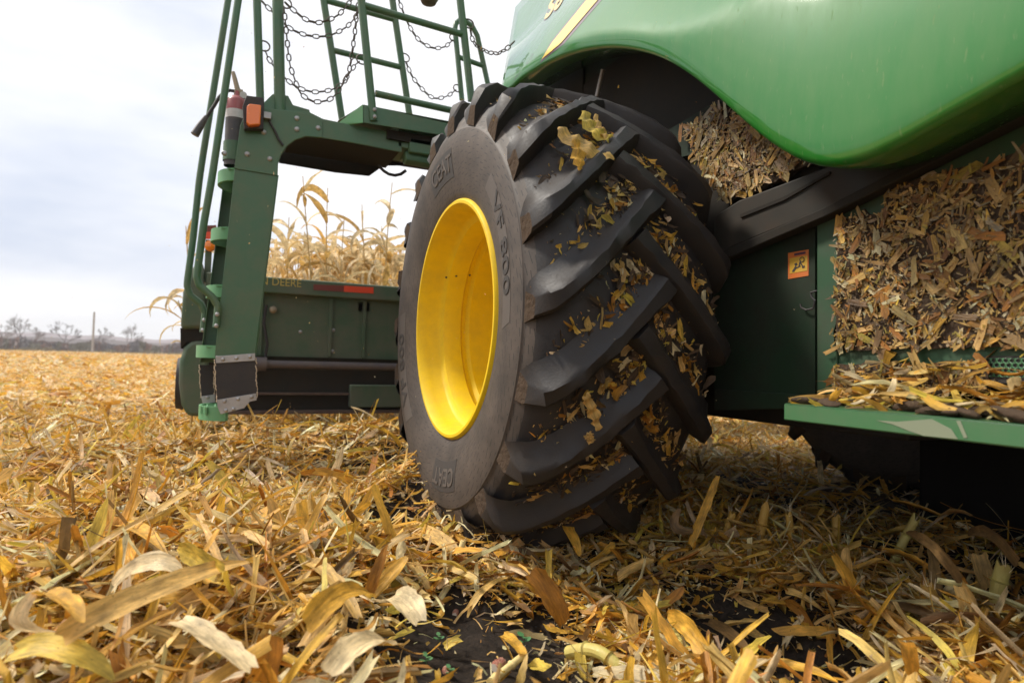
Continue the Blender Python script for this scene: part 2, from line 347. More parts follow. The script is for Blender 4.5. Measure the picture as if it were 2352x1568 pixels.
def np_mesh(name, V, F, uv, tint, material, parent=None):
    me = bpy.data.meshes.new(name); nv, nf = len(V), len(F)
    me.vertices.add(nv); me.vertices.foreach_set('co', np.ascontiguousarray(V, dtype=np.float32).ravel())
    me.loops.add(nf*4); me.loops.foreach_set('vertex_index', F.astype(np.int32).ravel())
    me.polygons.add(nf); me.polygons.foreach_set('loop_start', np.arange(nf, dtype=np.int32)*4)
    me.polygons.foreach_set('use_smooth', np.ones(nf, dtype=bool))
    l = me.uv_layers.new(name='UVMap'); l.data.foreach_set('uv', uv.astype(np.float32)[F.ravel()].ravel())
    a = me.attributes.new('tint', 'FLOAT_COLOR', 'POINT'); a.data.foreach_set('color', np.concatenate([tint, np.ones((nv, 1))], 1).astype(np.float32).ravel())
    me.update(calc_edges=True); me.validate(); me.materials.append(material)
    o = bpy.data.objects.new(name, me); COL.objects.link(o)
    if parent is not None: o.parent = parent
    return o
class Pile:
    def __init__(s): s.V = []; s.F = []; s.U = []; s.T = []; s.o = 0
    def add(s, P, yaw, pitch, L, W, curl, roll, twist, fold, tint, nseg=5, tip=0., jag=.25):
        V, U = leaf_arrays(P, yaw, pitch, L, W, curl, roll, twist, fold, nseg, tip, jag); n = len(P)
        f, k = leaf_faces(n, nseg)
        s.V.append(V.reshape(-1, 3)); s.U.append(U.reshape(-1, 2)); s.F.append(f+s.o); s.T.append(np.repeat(tint, k, 0)); s.o += n*k
    def build(s, name, material, parent=None):
        return np_mesh(name, np.concatenate(s.V), np.concatenate(s.F), np.concatenate(s.U), np.concatenate(s.T), material, parent)

def ribbon(path, widths, side, fold=.25, tint=(.6, .4, .2), jag=.12, name='dry_leaf', parent=None, material=None, extra=None):
    """one leaf along a 3-D path; side = direction of its width (per point or one)"""
    path = np.array(path, float); k = len(path); side = np.array(side, float)
    if side.ndim == 1: side = np.repeat(side[None], k, 0)
    tg = np.gradient(path, axis=0); tg /= np.linalg.norm(tg, axis=1, keepdims=True)+1e-9
    side = side-tg*(side*tg).sum(1, keepdims=True); side /= np.linalg.norm(side, axis=1, keepdims=True)+1e-9
    up = np.cross(tg, side); V = []; U = []; nc = 5
    off = rng.random(2)*20; acc = np.concatenate([[0], np.cumsum(np.linalg.norm(np.diff(path, axis=0), axis=1))])
    jl, jr = 1+jag*(rng.random(k)-.5)*2.6, 1+jag*(rng.random(k)-.5)*2.6
    for i in range(k):
        for j, q in enumerate(np.linspace(-1, 1, nc)):
            h = widths[i]/2*(jl[i] if q < 0 else jr[i])
            p = path[i]+side[i]*q*h*math.cos(fold)+up[i]*(abs(q)**1.4)*h*math.sin(fold)+up[i]*h*.10*math.sin(7*q+i*.9)
            if i in (0, k-1): p = p+tg[i]*(rng.random()-.5)*widths[i]*.5
            V.append(p); U.append((q*h*7.7+off[0], acc[i]*9+off[1]))
    F = [(i*nc+j, i*nc+j+1, (i+1)*nc+j+1, (i+1)*nc+j) for i in range(k-1) for j in range(nc-1)]
    T = np.repeat(np.array([tint], float), len(V), 0)*(.92+.16*rng.random((len(V), 1)))
    return np_mesh(name, np.array(V), np.array(F), np.array(U), T, material or M['leaf'], parent)
# ------------------------------------------------------------------ ground
def axis_grid(lo, hi, a, b, fine, grow=1.16):
    g = list(np.arange(a, b+1e-6, fine)); st = fine
    while g[-1] < hi: st *= grow; g.append(g[-1]+st)
    st = fine; left = [a]
    while left[-1] > lo: st *= grow; left.append(left[-1]-st)
    return np.array(left[:0:-1]+g)
def build_ground():
    gx = axis_grid(-900, 900, -1.6, 4.2, .035); gy = axis_grid(-900, 900, .2, 4.4, .035)
    X, Y = np.meshgrid(gx, gy); Z = ground(X, Y); b = bare(X, Y)
    near = (np.hypot(X, Y) < 7)
    Z = Z+near*(.016*(vnoise(X+3, Y, 16)-.5)+.014*(vnoise(X, Y+5, 27)-.5))
    nx, ny = len(gx), len(gy); V = np.stack([X, Y, Z], 2).reshape(-1, 3)
    i = (np.arange(ny-1)[:, None]*nx+np.arange(nx-1)[None]).ravel(); F = np.stack([i, i+1, i+1+nx, i+nx], 1)
    m = bpy.data.materials.new('field_soil'); m.use_nodes = True; nt = m.node_tree; n = nt.nodes; l = nt.links; bs = n['Principled BSDF']
    tc = N(n, 'ShaderNodeTexCoord'); no = N(n, 'ShaderNodeTexNoise'); no.inputs['Scale'].default_value = 40; no.inputs['Detail'].default_value = 8; no.inputs['Roughness'].default_value = .7; l.new(tc.outputs['Object'], no.inputs[0])
    soil = N(n, 'ShaderNodeValToRGB'); soil.color_ramp.elements[0].position = .35; soil.color_ramp.elements[0].color = (.012, .009, .007, 1); soil.color_ramp.elements[1].position = .75; soil.color_ramp.elements[1].color = (.05, .036, .026, 1); l.new(no.outputs[0], soil.inputs[0])
    n2 = N(n, 'ShaderNodeTexNoise'); n2.inputs['Scale'].default_value = 3.5; n2.inputs['Detail'].default_value = 10; n2.inputs['Roughness'].default_value = .75; l.new(tc.outputs['Object'], n2.inputs[0])
    straw = N(n, 'ShaderNodeValToRGB'); straw.color_ramp.elements[0].position = .3; straw.color_ramp.elements[0].color = (.30, .16, .045, 1); straw.color_ramp.elements[1].position = .7; straw.color_ramp.elements[1].color = (.74, .52, .23, 1); l.new(n2.outputs[0], straw.inputs[0])
    a = N(n, 'ShaderNodeAttribute'); a.attribute_name = 'tint'; mx = N(n, 'ShaderNodeMix', data_type='RGBA'); l.new(a.outputs['Fac'], mx.inputs[0]); l.new(soil.outputs[0], mx.inputs[6]); l.new(straw.outputs[0], mx.inputs[7]); l.new(mx.outputs[2], bs.inputs['Base Color'])
    bs.inputs['Roughness'].default_value = .9; bs.inputs['Specular IOR Level'].default_value = .2
    bp = N(n, 'ShaderNodeBump'); bp.inputs['Strength'].default_value = .9; bp.inputs['Distance'].default_value = .012; l.new(no.outputs[0], bp.inputs['Height']); l.new(bp.outputs[0], bs.inputs['Normal'])
    # how much of the soil is hidden by fine trampled straw (more where the field was not driven over)
    d = np.hypot(X, Y); cover = np.clip((d-4.0)/9, 0, 1).reshape(-1, 1)
    o = np_mesh('ground', V, F, np.zeros((len(V), 2)), np.repeat(cover, 3, 1), m)
    tag(o, kind='structure'); return o
build_ground()

# ------------------------------------------------------------------ combine harvester
combine = empty('combine_harvester', 'green combine harvester with yellow rimmed lugged wheel, side ladder and sweeping green side panel', 'combine harvester')

# ---- wheel
WX, WY, WZ, WR = .885, 2.704, .983, 1.05
def on_wheel(px, py, r):
    """where the ray through a pixel first meets the wheel's cylinder of radius r"""
    d = ray(px, py); oy, oz = CAM[1]-WY, CAM[2]-WZ
    a = d[1]**2+d[2]**2; b = 2*(oy*d[1]+oz*d[2]); c = oy*oy+oz*oz-r*r
    q = b*b-4*a*c
    if q < 0: return None
    return CAM+d*((-b-math.sqrt(q))/(2*a))
def wheel_pt(a, phi, r):      # a = across from the outer face, phi up from straight back
    return np.array((WX+a, WY-r*math.cos(phi), WZ+r*math.sin(phi)))
HALF = [(.085, .500), (.062, .522), (.048, .530), (.036, .545), (.024, .575), (.008, .63), (-.006, .70), (-.010, .76), (-.004, .815), (.000, .832), (.006, .836), (.012, .852), (.026, .885), (.050, .918), (.10, .952), (.18, .974), (.28, .984), (.39, .988)]
PROF = HALF+[(.78-a, r) for a, r in HALF[-2::-1]]
pa, pr = np.array([p[0] for p in HALF]), np.array([p[1] for p in HALF])
def carcass_r(a):
    a = min(a, .78-a); return float(np.interp(a, pa[11:], pr[11:]))
def build_wheel():
    w = bpy.data.objects.new('front_wheel', None); COL.objects.link(w); w.parent = combine
    mb = MB(); n = 160
    acc = np.concatenate([[0], np.cumsum([math.hypot(PROF[i+1][0]-PROF[i][0], PROF[i+1][1]-PROF[i][1]) for i in range(len(PROF)-1)])])
    uv = []
    for i, (a, r) in enumerate(PROF):
        for j in range(n+1):
            q = 2*math.pi*j/n; mb.v.append((a, -r*math.cos(q), r*math.sin(q))); uv.append((j/n, acc[i]))
    for i in range(len(PROF)-1):
        am = (PROF[i][1]+PROF[i+1][1])/2; side = am < .90
        for j in range(n):
            mb.f.append((i*(n+1)+j, (i+1)*(n+1)+j, (i+1)*(n+1)+j+1, i*(n+1)+j+1)); mb.m.append(0 if side else 1)
    NL = 20; SP = 2*math.pi/NL; wr = np.random.default_rng(91)
    def lug(phi0, mirror):
        K = 18; rows = []
        A0, A1 = .004, .445
        for k in range(K):
            t = k/(K-1); a = A0+(A1-A0)*t
            phi = phi0+.40*(t**1.25)+.02*math.sin(3*t)
            rc = carcass_r(a)
            rt = np.interp(a, [.0, .012, .03, .06, .12, .25, .45], [.90, .962, .995, 1.020, 1.038, 1.048, 1.050])
            wt = np.interp(t, [0, .06, .2, .8, 1], [.074, .064, .049, .054, .074])
            dphi = .40*1.25*max(t, .02)**.25/(A1-A0)                       # slope of the bar
            tx, ts = 1, dphi*rt; q = math.hypot(tx, ts); nx, ns = -ts/q, tx/q
            row = []
            fl = min(1, t/.1)
            for off, r in ((-wt/2-.016, rc-.012), (-wt/2-.003, rt-.012), (-wt/2+.006, rt), (wt/2-.008, rt), (wt/2+.006, rt-.014), (wt/2+.010+.014*fl, rc+.32*(rt-rc)), (wt/2+.020+.048*fl, rc-.004)):
                cut = .85*(1 if t > .06 else t/.06)
                aa = a+nx*off*cut; ph = phi+ns*off/r
                if t < .03: aa = a-.002
                if mirror: aa = .78-aa
                r += wr.normal(0, .0022); aa += wr.normal(0, .0018); ph += wr.normal(0, .0018)
                row.append((aa, -r*math.cos(ph), r*math.sin(ph)))
            rows.append(row)
        o = len(mb.v)
        for row in rows:
            for p in row: mb.v.append(p); uv.append((.5, .5))
        q = 7
        for k in range(K-1):
            for j in range(q-1):
                f = (o+k*q+j, o+(k+1)*q+j, o+(k+1)*q+j+1, o+k*q+j+1)
                mb.f.append(f if not mirror else f[::-1]); mb.m.append(1)
        for k in (0, K-1):
            f = tuple(o+k*q+j for j in range(q)); mb.f.append(f if (k == 0) != mirror else f[::-1]); mb.m.append(2 if k == 0 else 1)
        # the raised frame of the moulded pocket at the lug's outer end
        if True:
            ph = phi0; vs = []
            for aa, r, dp in ((.030, .845, -.030), (.046, .955, -.024), (.046, .955, .024), (.030, .845, .030)):
                pass
    off = R(-18.4)
    for k in range(NL):
        lug(off+k*SP, False); lug(off+(k+.5)*SP, True)
    mb.uv = uv
    ty = mb.build('tyre', [M['sidewall'], M['lug'], M['mud']], w, smooth=38)
    # rim
    rb = MB()
    prof = [(.050, .545), (.034, .541), (.024, .532), (.024, .520), (.040, .510), (.060, .505), (.075, .500), (.130, .496), (.142, .488), (.152, .464), (.18, .452), (.242, .450), (.256, .466), (.274, .468), (.290, .446), (.330, .446), (.42, .440), (.47, .436), (.50, .425), (.512, .40), (.515, .30), (.500, .22), (.500, .02)]
    rb.lathe(prof, (0, 0, 0), n=128)
    rb.lathe([(.75, .545), (.75, .50), (.52, .47), (.50, .425)], (0, 0, 0), n=96)
    rim = rb.build('rim', M['yellow'], w, smooth=40)
    hb = MB(); hb.lathe([(.500, .17), (.44, .165), (.42, .14), (.42, .001)], (0, 0, 0), n=32); hb.build('hub', M['yellow'], w)
    for k in range(10):
        nb = MB(); q = 2*math.pi*k/10; c = np.array((.46, .125*math.cos(q)*1.6, .125*math.sin(q)*1.6)); nb.lathe([(.505, .022), (.465, .022), (.465, .001)], (0, c[1], c[2]), n=6)
        nb.build('wheel_nut', M['steel'], w)
    for px, py in ((1025, 637), (1048, 634), (1079, 632), (1127, 664)):
        d = ray(px, py); oy, oz = CAM[1]-WY, CAM[2]-WZ; r = .452
        A = d[1]**2+d[2]**2; B = 2*(oy*d[1]+oz*d[2]); C_ = oy*oy+oz*oz-r*r
        p = CAM+d*((-B+math.sqrt(B*B-4*A*C_))/(2*A))-np.array((WX, WY, WZ)); pb = MB(); pb.dome(p, .006, (0, -p[1], -p[2]), n=8); pb.build('plug', M['letter'], w)
    # moulded lettering: dark panels with raised letters, bent round the wheel
    def side_x(r): return float(np.interp(r, [.545, .575, .63, .70, .76, .815, .832], [.036, .024, .008, -.006, -.010, -.004, .0]))
    def polar(phi_c, r_c, u, v, lift, flip=1):  # u along the wheel, v outwards
        r = r_c+v; ph = phi_c+flip*u/r_c; return (side_x(r)-lift, -r*math.cos(ph), r*math.sin(ph))
    def plate(phi_c, r_c, L, H, lift, name, material, flip=1):
        b = MB(); K = 20
        for lift_ in (lift, -.004):
            for j in range(5):
                for k in range(K+1):
                    v = -H/2+H*j/4; b.v.append(polar(phi_c, r_c, (-L/2+L*k/K)*(1-.10*(v/H)), v, lift_, flip))
        g = 5*(K+1)
        for j in range(4):
            for k in range(K):
                i = j*(K+1)+k; b.f.append((i, i+1, i+K+2, i+K+1)); b.m.append(0)
        bd = [k for k in range(K)]+[j*(K+1)+K for j in range(4)]+[4*(K+1)+K-k for k in range(K)]+[(4-j)*(K+1) for j in range(4)]
        for a, c in zip(bd, bd[1:]+bd[:1]): b.f.append((a, c, c+g, a+g)); b.m.append(0)
        return b.build(name, material, ty)
    def word(txt, phi_c, r_c, size, name, material, flip=1, lift=.003, up=1, stretch=1.0):
        cu = bpy.data.curves.new('t', 'FONT'); cu.body = txt; cu.size = size; cu.align_x = 'CENTER'; cu.align_y = 'CENTER'; cu.extrude = .001; cu.resolution_u = 3; cu.offset = .0015
        tmp = bpy.data.objects.new('t', cu); COL.objects.link(tmp); bpy.context.view_layer.update()
        me = bpy.data.meshes.new_from_object(tmp.evaluated_get(bpy.context.evaluated_depsgraph_get())); bpy.data.objects.remove(tmp); bpy.data.curves.remove(cu)
        for v in me.vertices: v.co = Vector(polar(phi_c, r_c, v.co.x*stretch, v.co.y*up, lift+v.co.z, flip))
        me.materials.append(material); me.name = name; o = bpy.data.objects.new(name, me); COL.objects.link(o); o.parent = ty; return o
    for ph, nm in ((R(97), 1), (R(-83), 2)):
        plate(ph, .70, .30, .13, .0015, 'name_plate', M['letter'], -1)
        word('CEAT', ph, .70, .105, 'lettering', M['letter_hi'], -1, .0035, stretch=1.05)
    for ph in (R(20), R(200)):
        plate(ph, .712, .62, .085, .0012, 'size_band', M['letter_hi'], -1)
        word('VF 800', ph, .712, .095, 'lettering', M['letter'], -1, .003, stretch=1.5)
    w.location = (WX, WY, WZ)
    return w
wheel = build_wheel()
def copy_tree(o, parent=None):
    c = o.copy(); COL.objects.link(c); c.parent = parent
    for ch in list(o.children): copy_tree(ch, c)
    return c
w2 = copy_tree(wheel, combine); w2.location = (4.62, WY, WZ); w2.rotation_euler = (0, 0, math.pi)

# ---- side panel: a curved sheet with an inward-turned lip along its swept lower edge
EDGE = [(1150, 204), (1174, 190), (1200, 165), (1250, 133), (1300, 110), (1350, 97), (1400, 91), (1440, 93), (1480, 100), (1520, 113), (1560, 135), (1600, 162), (1640, 195), (1690, 240), (1740, 283), (1790, 320), (1840, 345), (1880, 355), (1920, 355), (1980, 340), (2050, 308), (2150, 250), (2250, 192), (2352, 135), (2470, 70)]
CREASE = [(1174, 188), (1230, 140), (1300, 98), (1370, 78), (1430, 73), (1500, 78), (1550, 72), (1600, 55), (1640, 32), (1690, 0)]
XP = 1.50
e3 = np.array([at(x, y, X=XP) for x, y in EDGE])                    # Y falls along the list
c3 = np.array([at(x, y, X=XP) for x, y in CREASE])
def panel():
    ys = np.linspace(e3[0, 1], -1.2, 120); order = np.argsort(e3[:, 1])
    ez = np.interp(ys, e3[order, 1], e3[order, 2])
    rear = ys < e3[-1, 1]; ez[rear] = e3[-1, 2]+(e3[-1, 1]-ys[rear])*.10
    k = np.array([1, 2, 3, 2, 1.])/9
    ez = np.convolve(np.pad(ez, 2, mode='edge'), k, 'valid')
    co = np.argsort(c3[:, 1]); cz = np.interp(ys, c3[co, 1], c3[co, 2])
    past = ys < c3[-1, 1]; cz[past] = c3[-1, 2]+(c3[-1, 1]-ys[past])*1.1
    hs = [(-.0, .20, -.004), (-.004, .05, -.006), (-.004, .014, -.003), (0, .004, .004)]
    V = []; nv = 0; lead = []
    ds = np.array([.014, .03, .06, .10, .15, .21, .28, .36, .45, .55, .66, .78, .9, 1.05, 1.2, 1.4, 1.6])
    for i, y in enumerate(ys):
        row = []
        # lip: underside, then round the edge
        for q, inw, dz in ((0, .22, -.012), (0, .10, -.030), (0, .02, -.034), (0, .006, -.028), (0, 0, -.014)):
            row.append((XP+inw, y, ez[i]+dz+.0))
        hc = max(cz[i]-ez[i], .004)
        for d in ds:
            belly = -.005*(1-math.exp(-d/.02))                       # bulges outwards above the edge
            x = XP+belly+.20*min(d, .8)**2
            over = d-hc
            ov = .44*max(over, 0) if over > .02 else (.44*(over+.02)**2/.08 if over > -.02 else 0)
            x += ov
            if i == 0:                                                # the leading edge stands steeply
                zz = ez[i]+d; yy = y
                for _ in range(30):
                    q = np.array((x, yy, zz))-CAM; dep = q@_fw; py = 784-F_PX*(q@_up)/dep; px = 1176+F_PX*(q@_rt)/dep
                    yy += (px-(1152+(204-py)*.17))*.004
                lead.append(yy-y)
            row.append((x, y+lead[len(row)-5]*min(max((y-2.2)/(ys[0]-2.2), 0), 1)**1.5, ez[i]+d))
        V += row; nv = len(row)
    b = MB(); b.v = V; n = len(ys)
    for i in range(n-1):
        for j in range(nv-1): b.f.append((i*nv+j, i*nv+j+1, (i+1)*nv+j+1, (i+1)*nv+j)); b.m.append(0)
    o = b.build('side_panel', M['panel'], combine, smooth=50)
    s = o.modifiers.new('thickness', 'SOLIDIFY'); s.thickness = .004; s.offset = 0
    return o, BVHTree.FromPolygons([Vector(v) for v in V], b.f)
side_panel, panel_bvh = panel()
def on_panel(px, py, off=.002):
    d = Vector(ray(px, py)).normalized(); h, nrm, _, _ = panel_bvh.ray_cast(Vector(CAM), d)
    if h is None: return None
    if nrm.dot(d) > 0: nrm = -nrm
    return np.array(h+nrm*off)
def decal(name, pts, material, off=.002, sub=10):
    """a sheet of paint or vinyl laid on the side panel: quads between two borders"""
    A, B = pts; b = MB(); rows = []
    for i in range(sub+1):
        t = i/sub; pa_ = np.array([np.interp(t, np.linspace(0, 1, len(A)), [q[k] for q in A]) for k in (0, 1)]); pb_ = np.array([np.interp(t, np.linspace(0, 1, len(B)), [q[k] for q in B]) for k in (0, 1)])
        r = [on_panel(*(pa_+(pb_-pa_)*u), off) for u in np.linspace(0, 1, 5)]
        if any(q is None for q in r): continue
        rows.append(r)
    for r in rows: b.v += [tuple(q) for q in r]
    for i in range(len(rows)-1):
        for j in range(4): b.f.append((i*5+j, i*5+j+1, (i+1)*5+j+1, (i+1)*5+j)); b.m.append(0)
    if b.f: return b.build(name, material, side_panel)
decal('groove', ([(1180, 184), (1247, 92), (1317, -2)], [(1181, 186), (1256, 95), (1338, -2)]), M['groove'], .002, 30)
decal('stripe_border', ([(1241, 145), (1266, 98), (1347, -2)], [(1241, 145), (1296, 102), (1386, -2)]), M['decal_edge'], .003, 30)
decal('stripe', ([(1246, 137), (1270, 99), (1352, -2)], [(1246, 137), (1291, 100), (1378, -2)]), M['decal_yellow'], .006, 30)
for a_, b_ in (([(1811, 163), (1812, 190), (1813, 211)], [(1813, 163), (1815, 190), (1816, 211)]), ([(1828, 84), (1828, 90)], [(1831, 84), (1831, 91)]), ([(1976, 195), (1977, 200)], [(1980, 195), (1981, 201)])):
    decal('scratch', (a_, b_), M['decal_edge'], .0015, 4)
def flat_text(txt, place, name, material, parent, offset=.0, ext=.0006, spacing=1.0):
    cu = bpy.data.curves.new('t', 'FONT'); cu.body = txt; cu.size = 1; cu.extrude = .0; cu.resolution_u = 4; cu.offset = offset; cu.shear = .0; cu.space_character = spacing
    tmp = bpy.data.objects.new('t', cu); COL.objects.link(tmp); bpy.context.view_layer.update()
    me = bpy.data.meshes.new_from_object(tmp.evaluated_get(bpy.context.evaluated_depsgraph_get())); bpy.data.objects.remove(tmp); bpy.data.curves.remove(cu)
    ok = True
    for v in me.vertices:
        p = place(v.co.x, v.co.y)
        if p is None: ok = False; p = (XP, 2.2, 2.9)
        v.co = Vector(p)
    me.materials.append(material); me.name = name; o = bpy.data.objects.new(name, me); COL.objects.link(o); o.parent = parent; return o
for nm, mt_, off, lift in (('number_border', 'decal_edge', .075, .003), ('number', 'decal_yellow', .035, .006)):
    flat_text('S6', lambda x, y: on_panel(1250+x*42+y*24, 48-x*37-y*66, lift), nm, M[mt_], side_panel, off)

# ---- body behind the panel and the wheel
XW = 1.80
def body():
    b = MB()
    b.box((2.75, 1.0, 1.85), (1.84, 4.9, 2.1))                         # the big hull between the wheels
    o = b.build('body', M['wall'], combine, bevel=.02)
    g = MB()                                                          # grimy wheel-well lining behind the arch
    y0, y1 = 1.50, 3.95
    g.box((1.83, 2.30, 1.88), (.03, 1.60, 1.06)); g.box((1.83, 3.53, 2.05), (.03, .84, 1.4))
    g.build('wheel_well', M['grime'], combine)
    p = [at(x, y, X=1.785) for x, y in ((1640, 560), (1872, 498), (1872, 905), (1640, 905))]
    MB().prism(p, (.03, 0, 0)).build('lower_panel', M['wall'], combine)
    st = MB(); st.prism([at(x, y, X=1.765) for x, y in ((1876, 494), (1924, 478), (1922, 905), (1876, 905))], (.035, 0, 0)); st.build('corner_post', M['post'], combine, bevel=.004)
    wp = MB(); wp.prism([at(x, y, X=1.775) for x, y in ((1924, 470), (2040, 380), (2480, 180), (2480, 860), (1924, 860))], (.025, 0, 0)); wp.build('screen_frame', M['post'], combine)
    sp = MB(); sp.prism([at(x, y, X=1.79) for x, y in ((1500, 320), (1645, 232), (1675, 255), (1590, 355), (1520, 370))], (.02, 0, 0)); sp.build('brace_plate', M['wall'], combine)
    # sloping channel
    ch = MB()
    up_, lo = [(1640, 496), (1697, 460), (1905, 381), (2060, 318), (2400, 160)], [(1640, 590), (1684, 566), (1889, 484), (2010, 424), (2400, 225)]
    poly = [at(x, y, X=1.735) for x, y in up_]+[at(x, y, X=1.735) for x, y in lo[::-1]]
    ch.prism(poly, (.045, 0, 0)); ch.build('sloping_beam', M['beam'], combine, bevel=.006)
    sl = MB(); a = [at(x, y, X=1.72) for x, y in ((1640, 583), (1889, 478), (2400, 218), (2400, 244), (1889, 500), (1640, 606))]
    sl.prism(a, (.05, 0, 0)); sl.build('beam_flange', M['grime'], combine, bevel=.004)
    s2 = MB(); s2.prism([at(x, y, X=1.728) for x, y in ((1700, 492), (1800, 452), (1905, 394), (1905, 400), (1800, 460), (1700, 500))], (.02, 0, 0)); s2.build('beam_seam', M['grime'], combine)
    ro = MB(); ro.tube([at(1385, 160, X=1.74), at(1371, 222, X=1.74)], .012, 12); ro.build('strut', M['steel'], combine)
    ax = MB(); ax.tube([(1.35, WY, WZ), (4.1, WY, WZ)], .20, 24); ax.box((2.75, WY, WZ-.02), (1.7, .5, .46)); ax.build('front_axle', M['grime'], combine, bevel=.02)
    lo_ = MB(); lo_.box((3.35, .35, .47), (.9, 3.0, .70)); lo_.box((2.7, .2, .80), (1.6, 2.6, .12)); lo_.build('underbody_light_block', M['gloom'], combine, bevel=.02)  # low far-side box added to block sky light from beneath the machine
    lo_ = MB(); lo_.box((2.75, 4.3, 1.15), (1.5, 1.8, .8)); lo_.build('feeder_house', M['grime'], combine, bevel=.02)
    ll = MB(); ll.prism([at(x, y, X=1.77) for x, y in ((1640, 893), (1830, 905), (1830, 938), (1640, 942))], (.06, 0, 0)); ll.build('lower_rail', M['wall'], combine, bevel=.004)
    cr_ = MB(); cr_.box((2.1, 2.35, .74), (.22, 2.1, .32)); cr_.build('chassis_rail', M['grime'], combine, bevel=.01)
    hk = MB(); hk.tube([at(x, y, X=1.77) for x, y in ((1877, 668), (1862, 672), (1864, 682), (1872, 690), (1868, 708), (1852, 712), (1840, 706), (1838, 698))], .0035, 6); hk.build('wire_hook', M['black'], combine)
body()
# warning decal
def warn():
    q = [(1810, 581), (1857, 573), (1857, 633), (1810, 641)]
    f = lambda u, v, dx=0.0: at(*(np.array(q[0])*(1-u)*(1-v)+np.array(q[1])*u*(1-v)+np.array(q[2])*u*v+np.array(q[3])*(1-u)*v), X=1.7835-dx)
    b = MB(); b.prism([f(0, 0), f(1, 0), f(1, 1), f(0, 1)], (.0015, 0, 0)); o = b.build('warning_decal', M['warn'], combine)
    b = MB(); b.prism([f(.08, .22, .001), f(.94, .22, .001), f(.94, .80, .001), f(.08, .80, .001)], (.001, 0, 0)); b.build('yellow_field', M['warn_y'], o)
    b = MB()
    for pts in (((.18, .74), (.34, .55), (.44, .60), (.28, .76)), ((.30, .46), (.40, .42), (.46, .50), (.36, .56)), ((.40, .60), (.60, .56), (.60, .60), (.42, .65)), ((.50, .56), (.58, .36), (.63, .38), (.56, .58)), ((.62, .44), (.74, .60), (.70, .63), (.59, .48)), ((.66, .62), (.80, .58), (.82, .66), (.70, .68))):
        b.prism([f(u, v, .002) for u, v in pts], (.0008, 0, 0))
    c = [f(.68+.11*math.cos(t), .34+.09*math.sin(t), .0024) for t in np.linspace(0, 2*math.pi, 16, endpoint=False)]; b.tube(c, .0012, 5, closed=True)
    b.build('pictogram', M['letter'], o)
    b = MB(); b.prism([f(.3, .06, .001), f(.85, .05, .001), f(.85, .14, .001), f(.3, .15, .001)], (.0006, 0, 0)); b.build('caption_bar', M['decal_edge'], o)
warn()

# ---- screens plastered with chips
def wall_chips(poly, X, n, smin, smax, seed, name, bg, tw=.12):
    r = np.random.default_rng(seed); P3 = np.array([at(x, y, X=X) for x, y in poly]); b = MB()
    # irregular plaster of mud under the chips
    ed = []
    for i in range(len(P3)):
        a, c = P3[i], P3[(i+1) % len(P3)]; L = np.linalg.norm(c-a); k = max(2, int(L/.02))
        for t in np.arange(k)/k: ed.append(a+(c-a)*t+np.array((0, r.normal()*.005, r.normal()*.005)))
    b.prism(ed, (.02, 0, 0)); base = b.build(name, M['mud'], combine)
    y0, y1, z0, z1 = P3[:, 1].min(), P3[:, 1].max(), P3[:, 2].min(), P3[:, 2].max(); pil = Pile(); pts = []
    inside = lambda y, z: sum(((P3[i, 2] > z) != (P3[i-1, 2] > z)) and (y < (P3[i-1, 1]-P3[i, 1])*(z-P3[i, 2])/(P3[i-1, 2]-P3[i, 2])+P3[i, 1]) for i in range(len(P3))) % 2
    while len(pts) < n:
        y, z = r.uniform(y0-.01, y1+.01), r.uniform(z0-.01, z1+.01)
        if inside(y, z): pts.append((X-.004-r.random()*.012, y, z))
    P = np.array(pts); L = smin+(smax-smin)*r.random(n)**3.2; W = L*r.uniform(.12, .42, n); W = np.maximum(W, .006)
    # chips lie flat on the wall: build them in the wall's plane
    V, U = leaf_arrays(np.zeros((n, 3)), np.zeros(n), r.normal(0, .06, n), L, W, r.normal(0, .18, n), r.normal(0, tw, n), r.normal(0, .15, n), r.normal(0, .1, n), 2, np.where(r.random(n) < .3, .4, 0.), .34)
    ang = r.uniform(0, 2*np.pi, n)+0*n
    ca, sa = np.cos(ang)[:, None], np.sin(ang)[:, None]
    lx, ly, lz = V[..., 0], V[..., 1], V[..., 2]
    Wd = np.stack([P[:, None, 0]-np.abs(lz)*1.0-.001, P[:, None, 1]+ca*lx-sa*ly, P[:, None, 2]+sa*lx+ca*ly], 2)
    m2 = n*3; pick = r.integers(0, n, m2); P2 = P[pick]+np.stack([-.004*r.random(m2), r.normal(0, .02, m2), r.normal(0, .02, m2)], 1)
    keep = np.array([inside(q[1], q[2]) == 1 for q in P2]); P2 = P2[keep]; m2 = len(P2); L2 = .004+.022*r.random(m2)**2
    V2, U2 = leaf_arrays(np.zeros((m2, 3)), np.zeros(m2), r.normal(0, .2, m2), L2, np.maximum(.0012, L2*r.uniform(.08, .4, m2)), r.normal(0, .4, m2), r.normal(0, .4, m2), r.normal(0, .4, m2), r.normal(0, .2, m2), 2, .2, .4)
    V = np.concatenate([V, V2]); U = np.concatenate([U, U2]); P = np.concatenate([P, P2]); n = len(P)
    ang = r.uniform(0, 2*np.pi, n); ca, sa = np.cos(ang)[:, None], np.sin(ang)[:, None]
    lx, ly, lz = V[..., 0], V[..., 1], V[..., 2]
    Wd = np.stack([P[:, None, 0]-np.abs(lz)-.001, P[:, None, 1]+ca*lx-sa*ly, P[:, None, 2]+sa*lx+ca*ly], 2)
    f, k = leaf_faces(n, 2); c = tints(n, (.12, .36, .16, .22, .05, .09))*r.choice([.34, .46, .60], (n, 1), p=[.35, .4, .25])
    o = np_mesh('chip_layer', Wd.reshape(-1, 3), f, U.reshape(-1, 2), np.repeat(c, k, 0), M['chip'], base); o['kind'] = 'stuff'
    return base
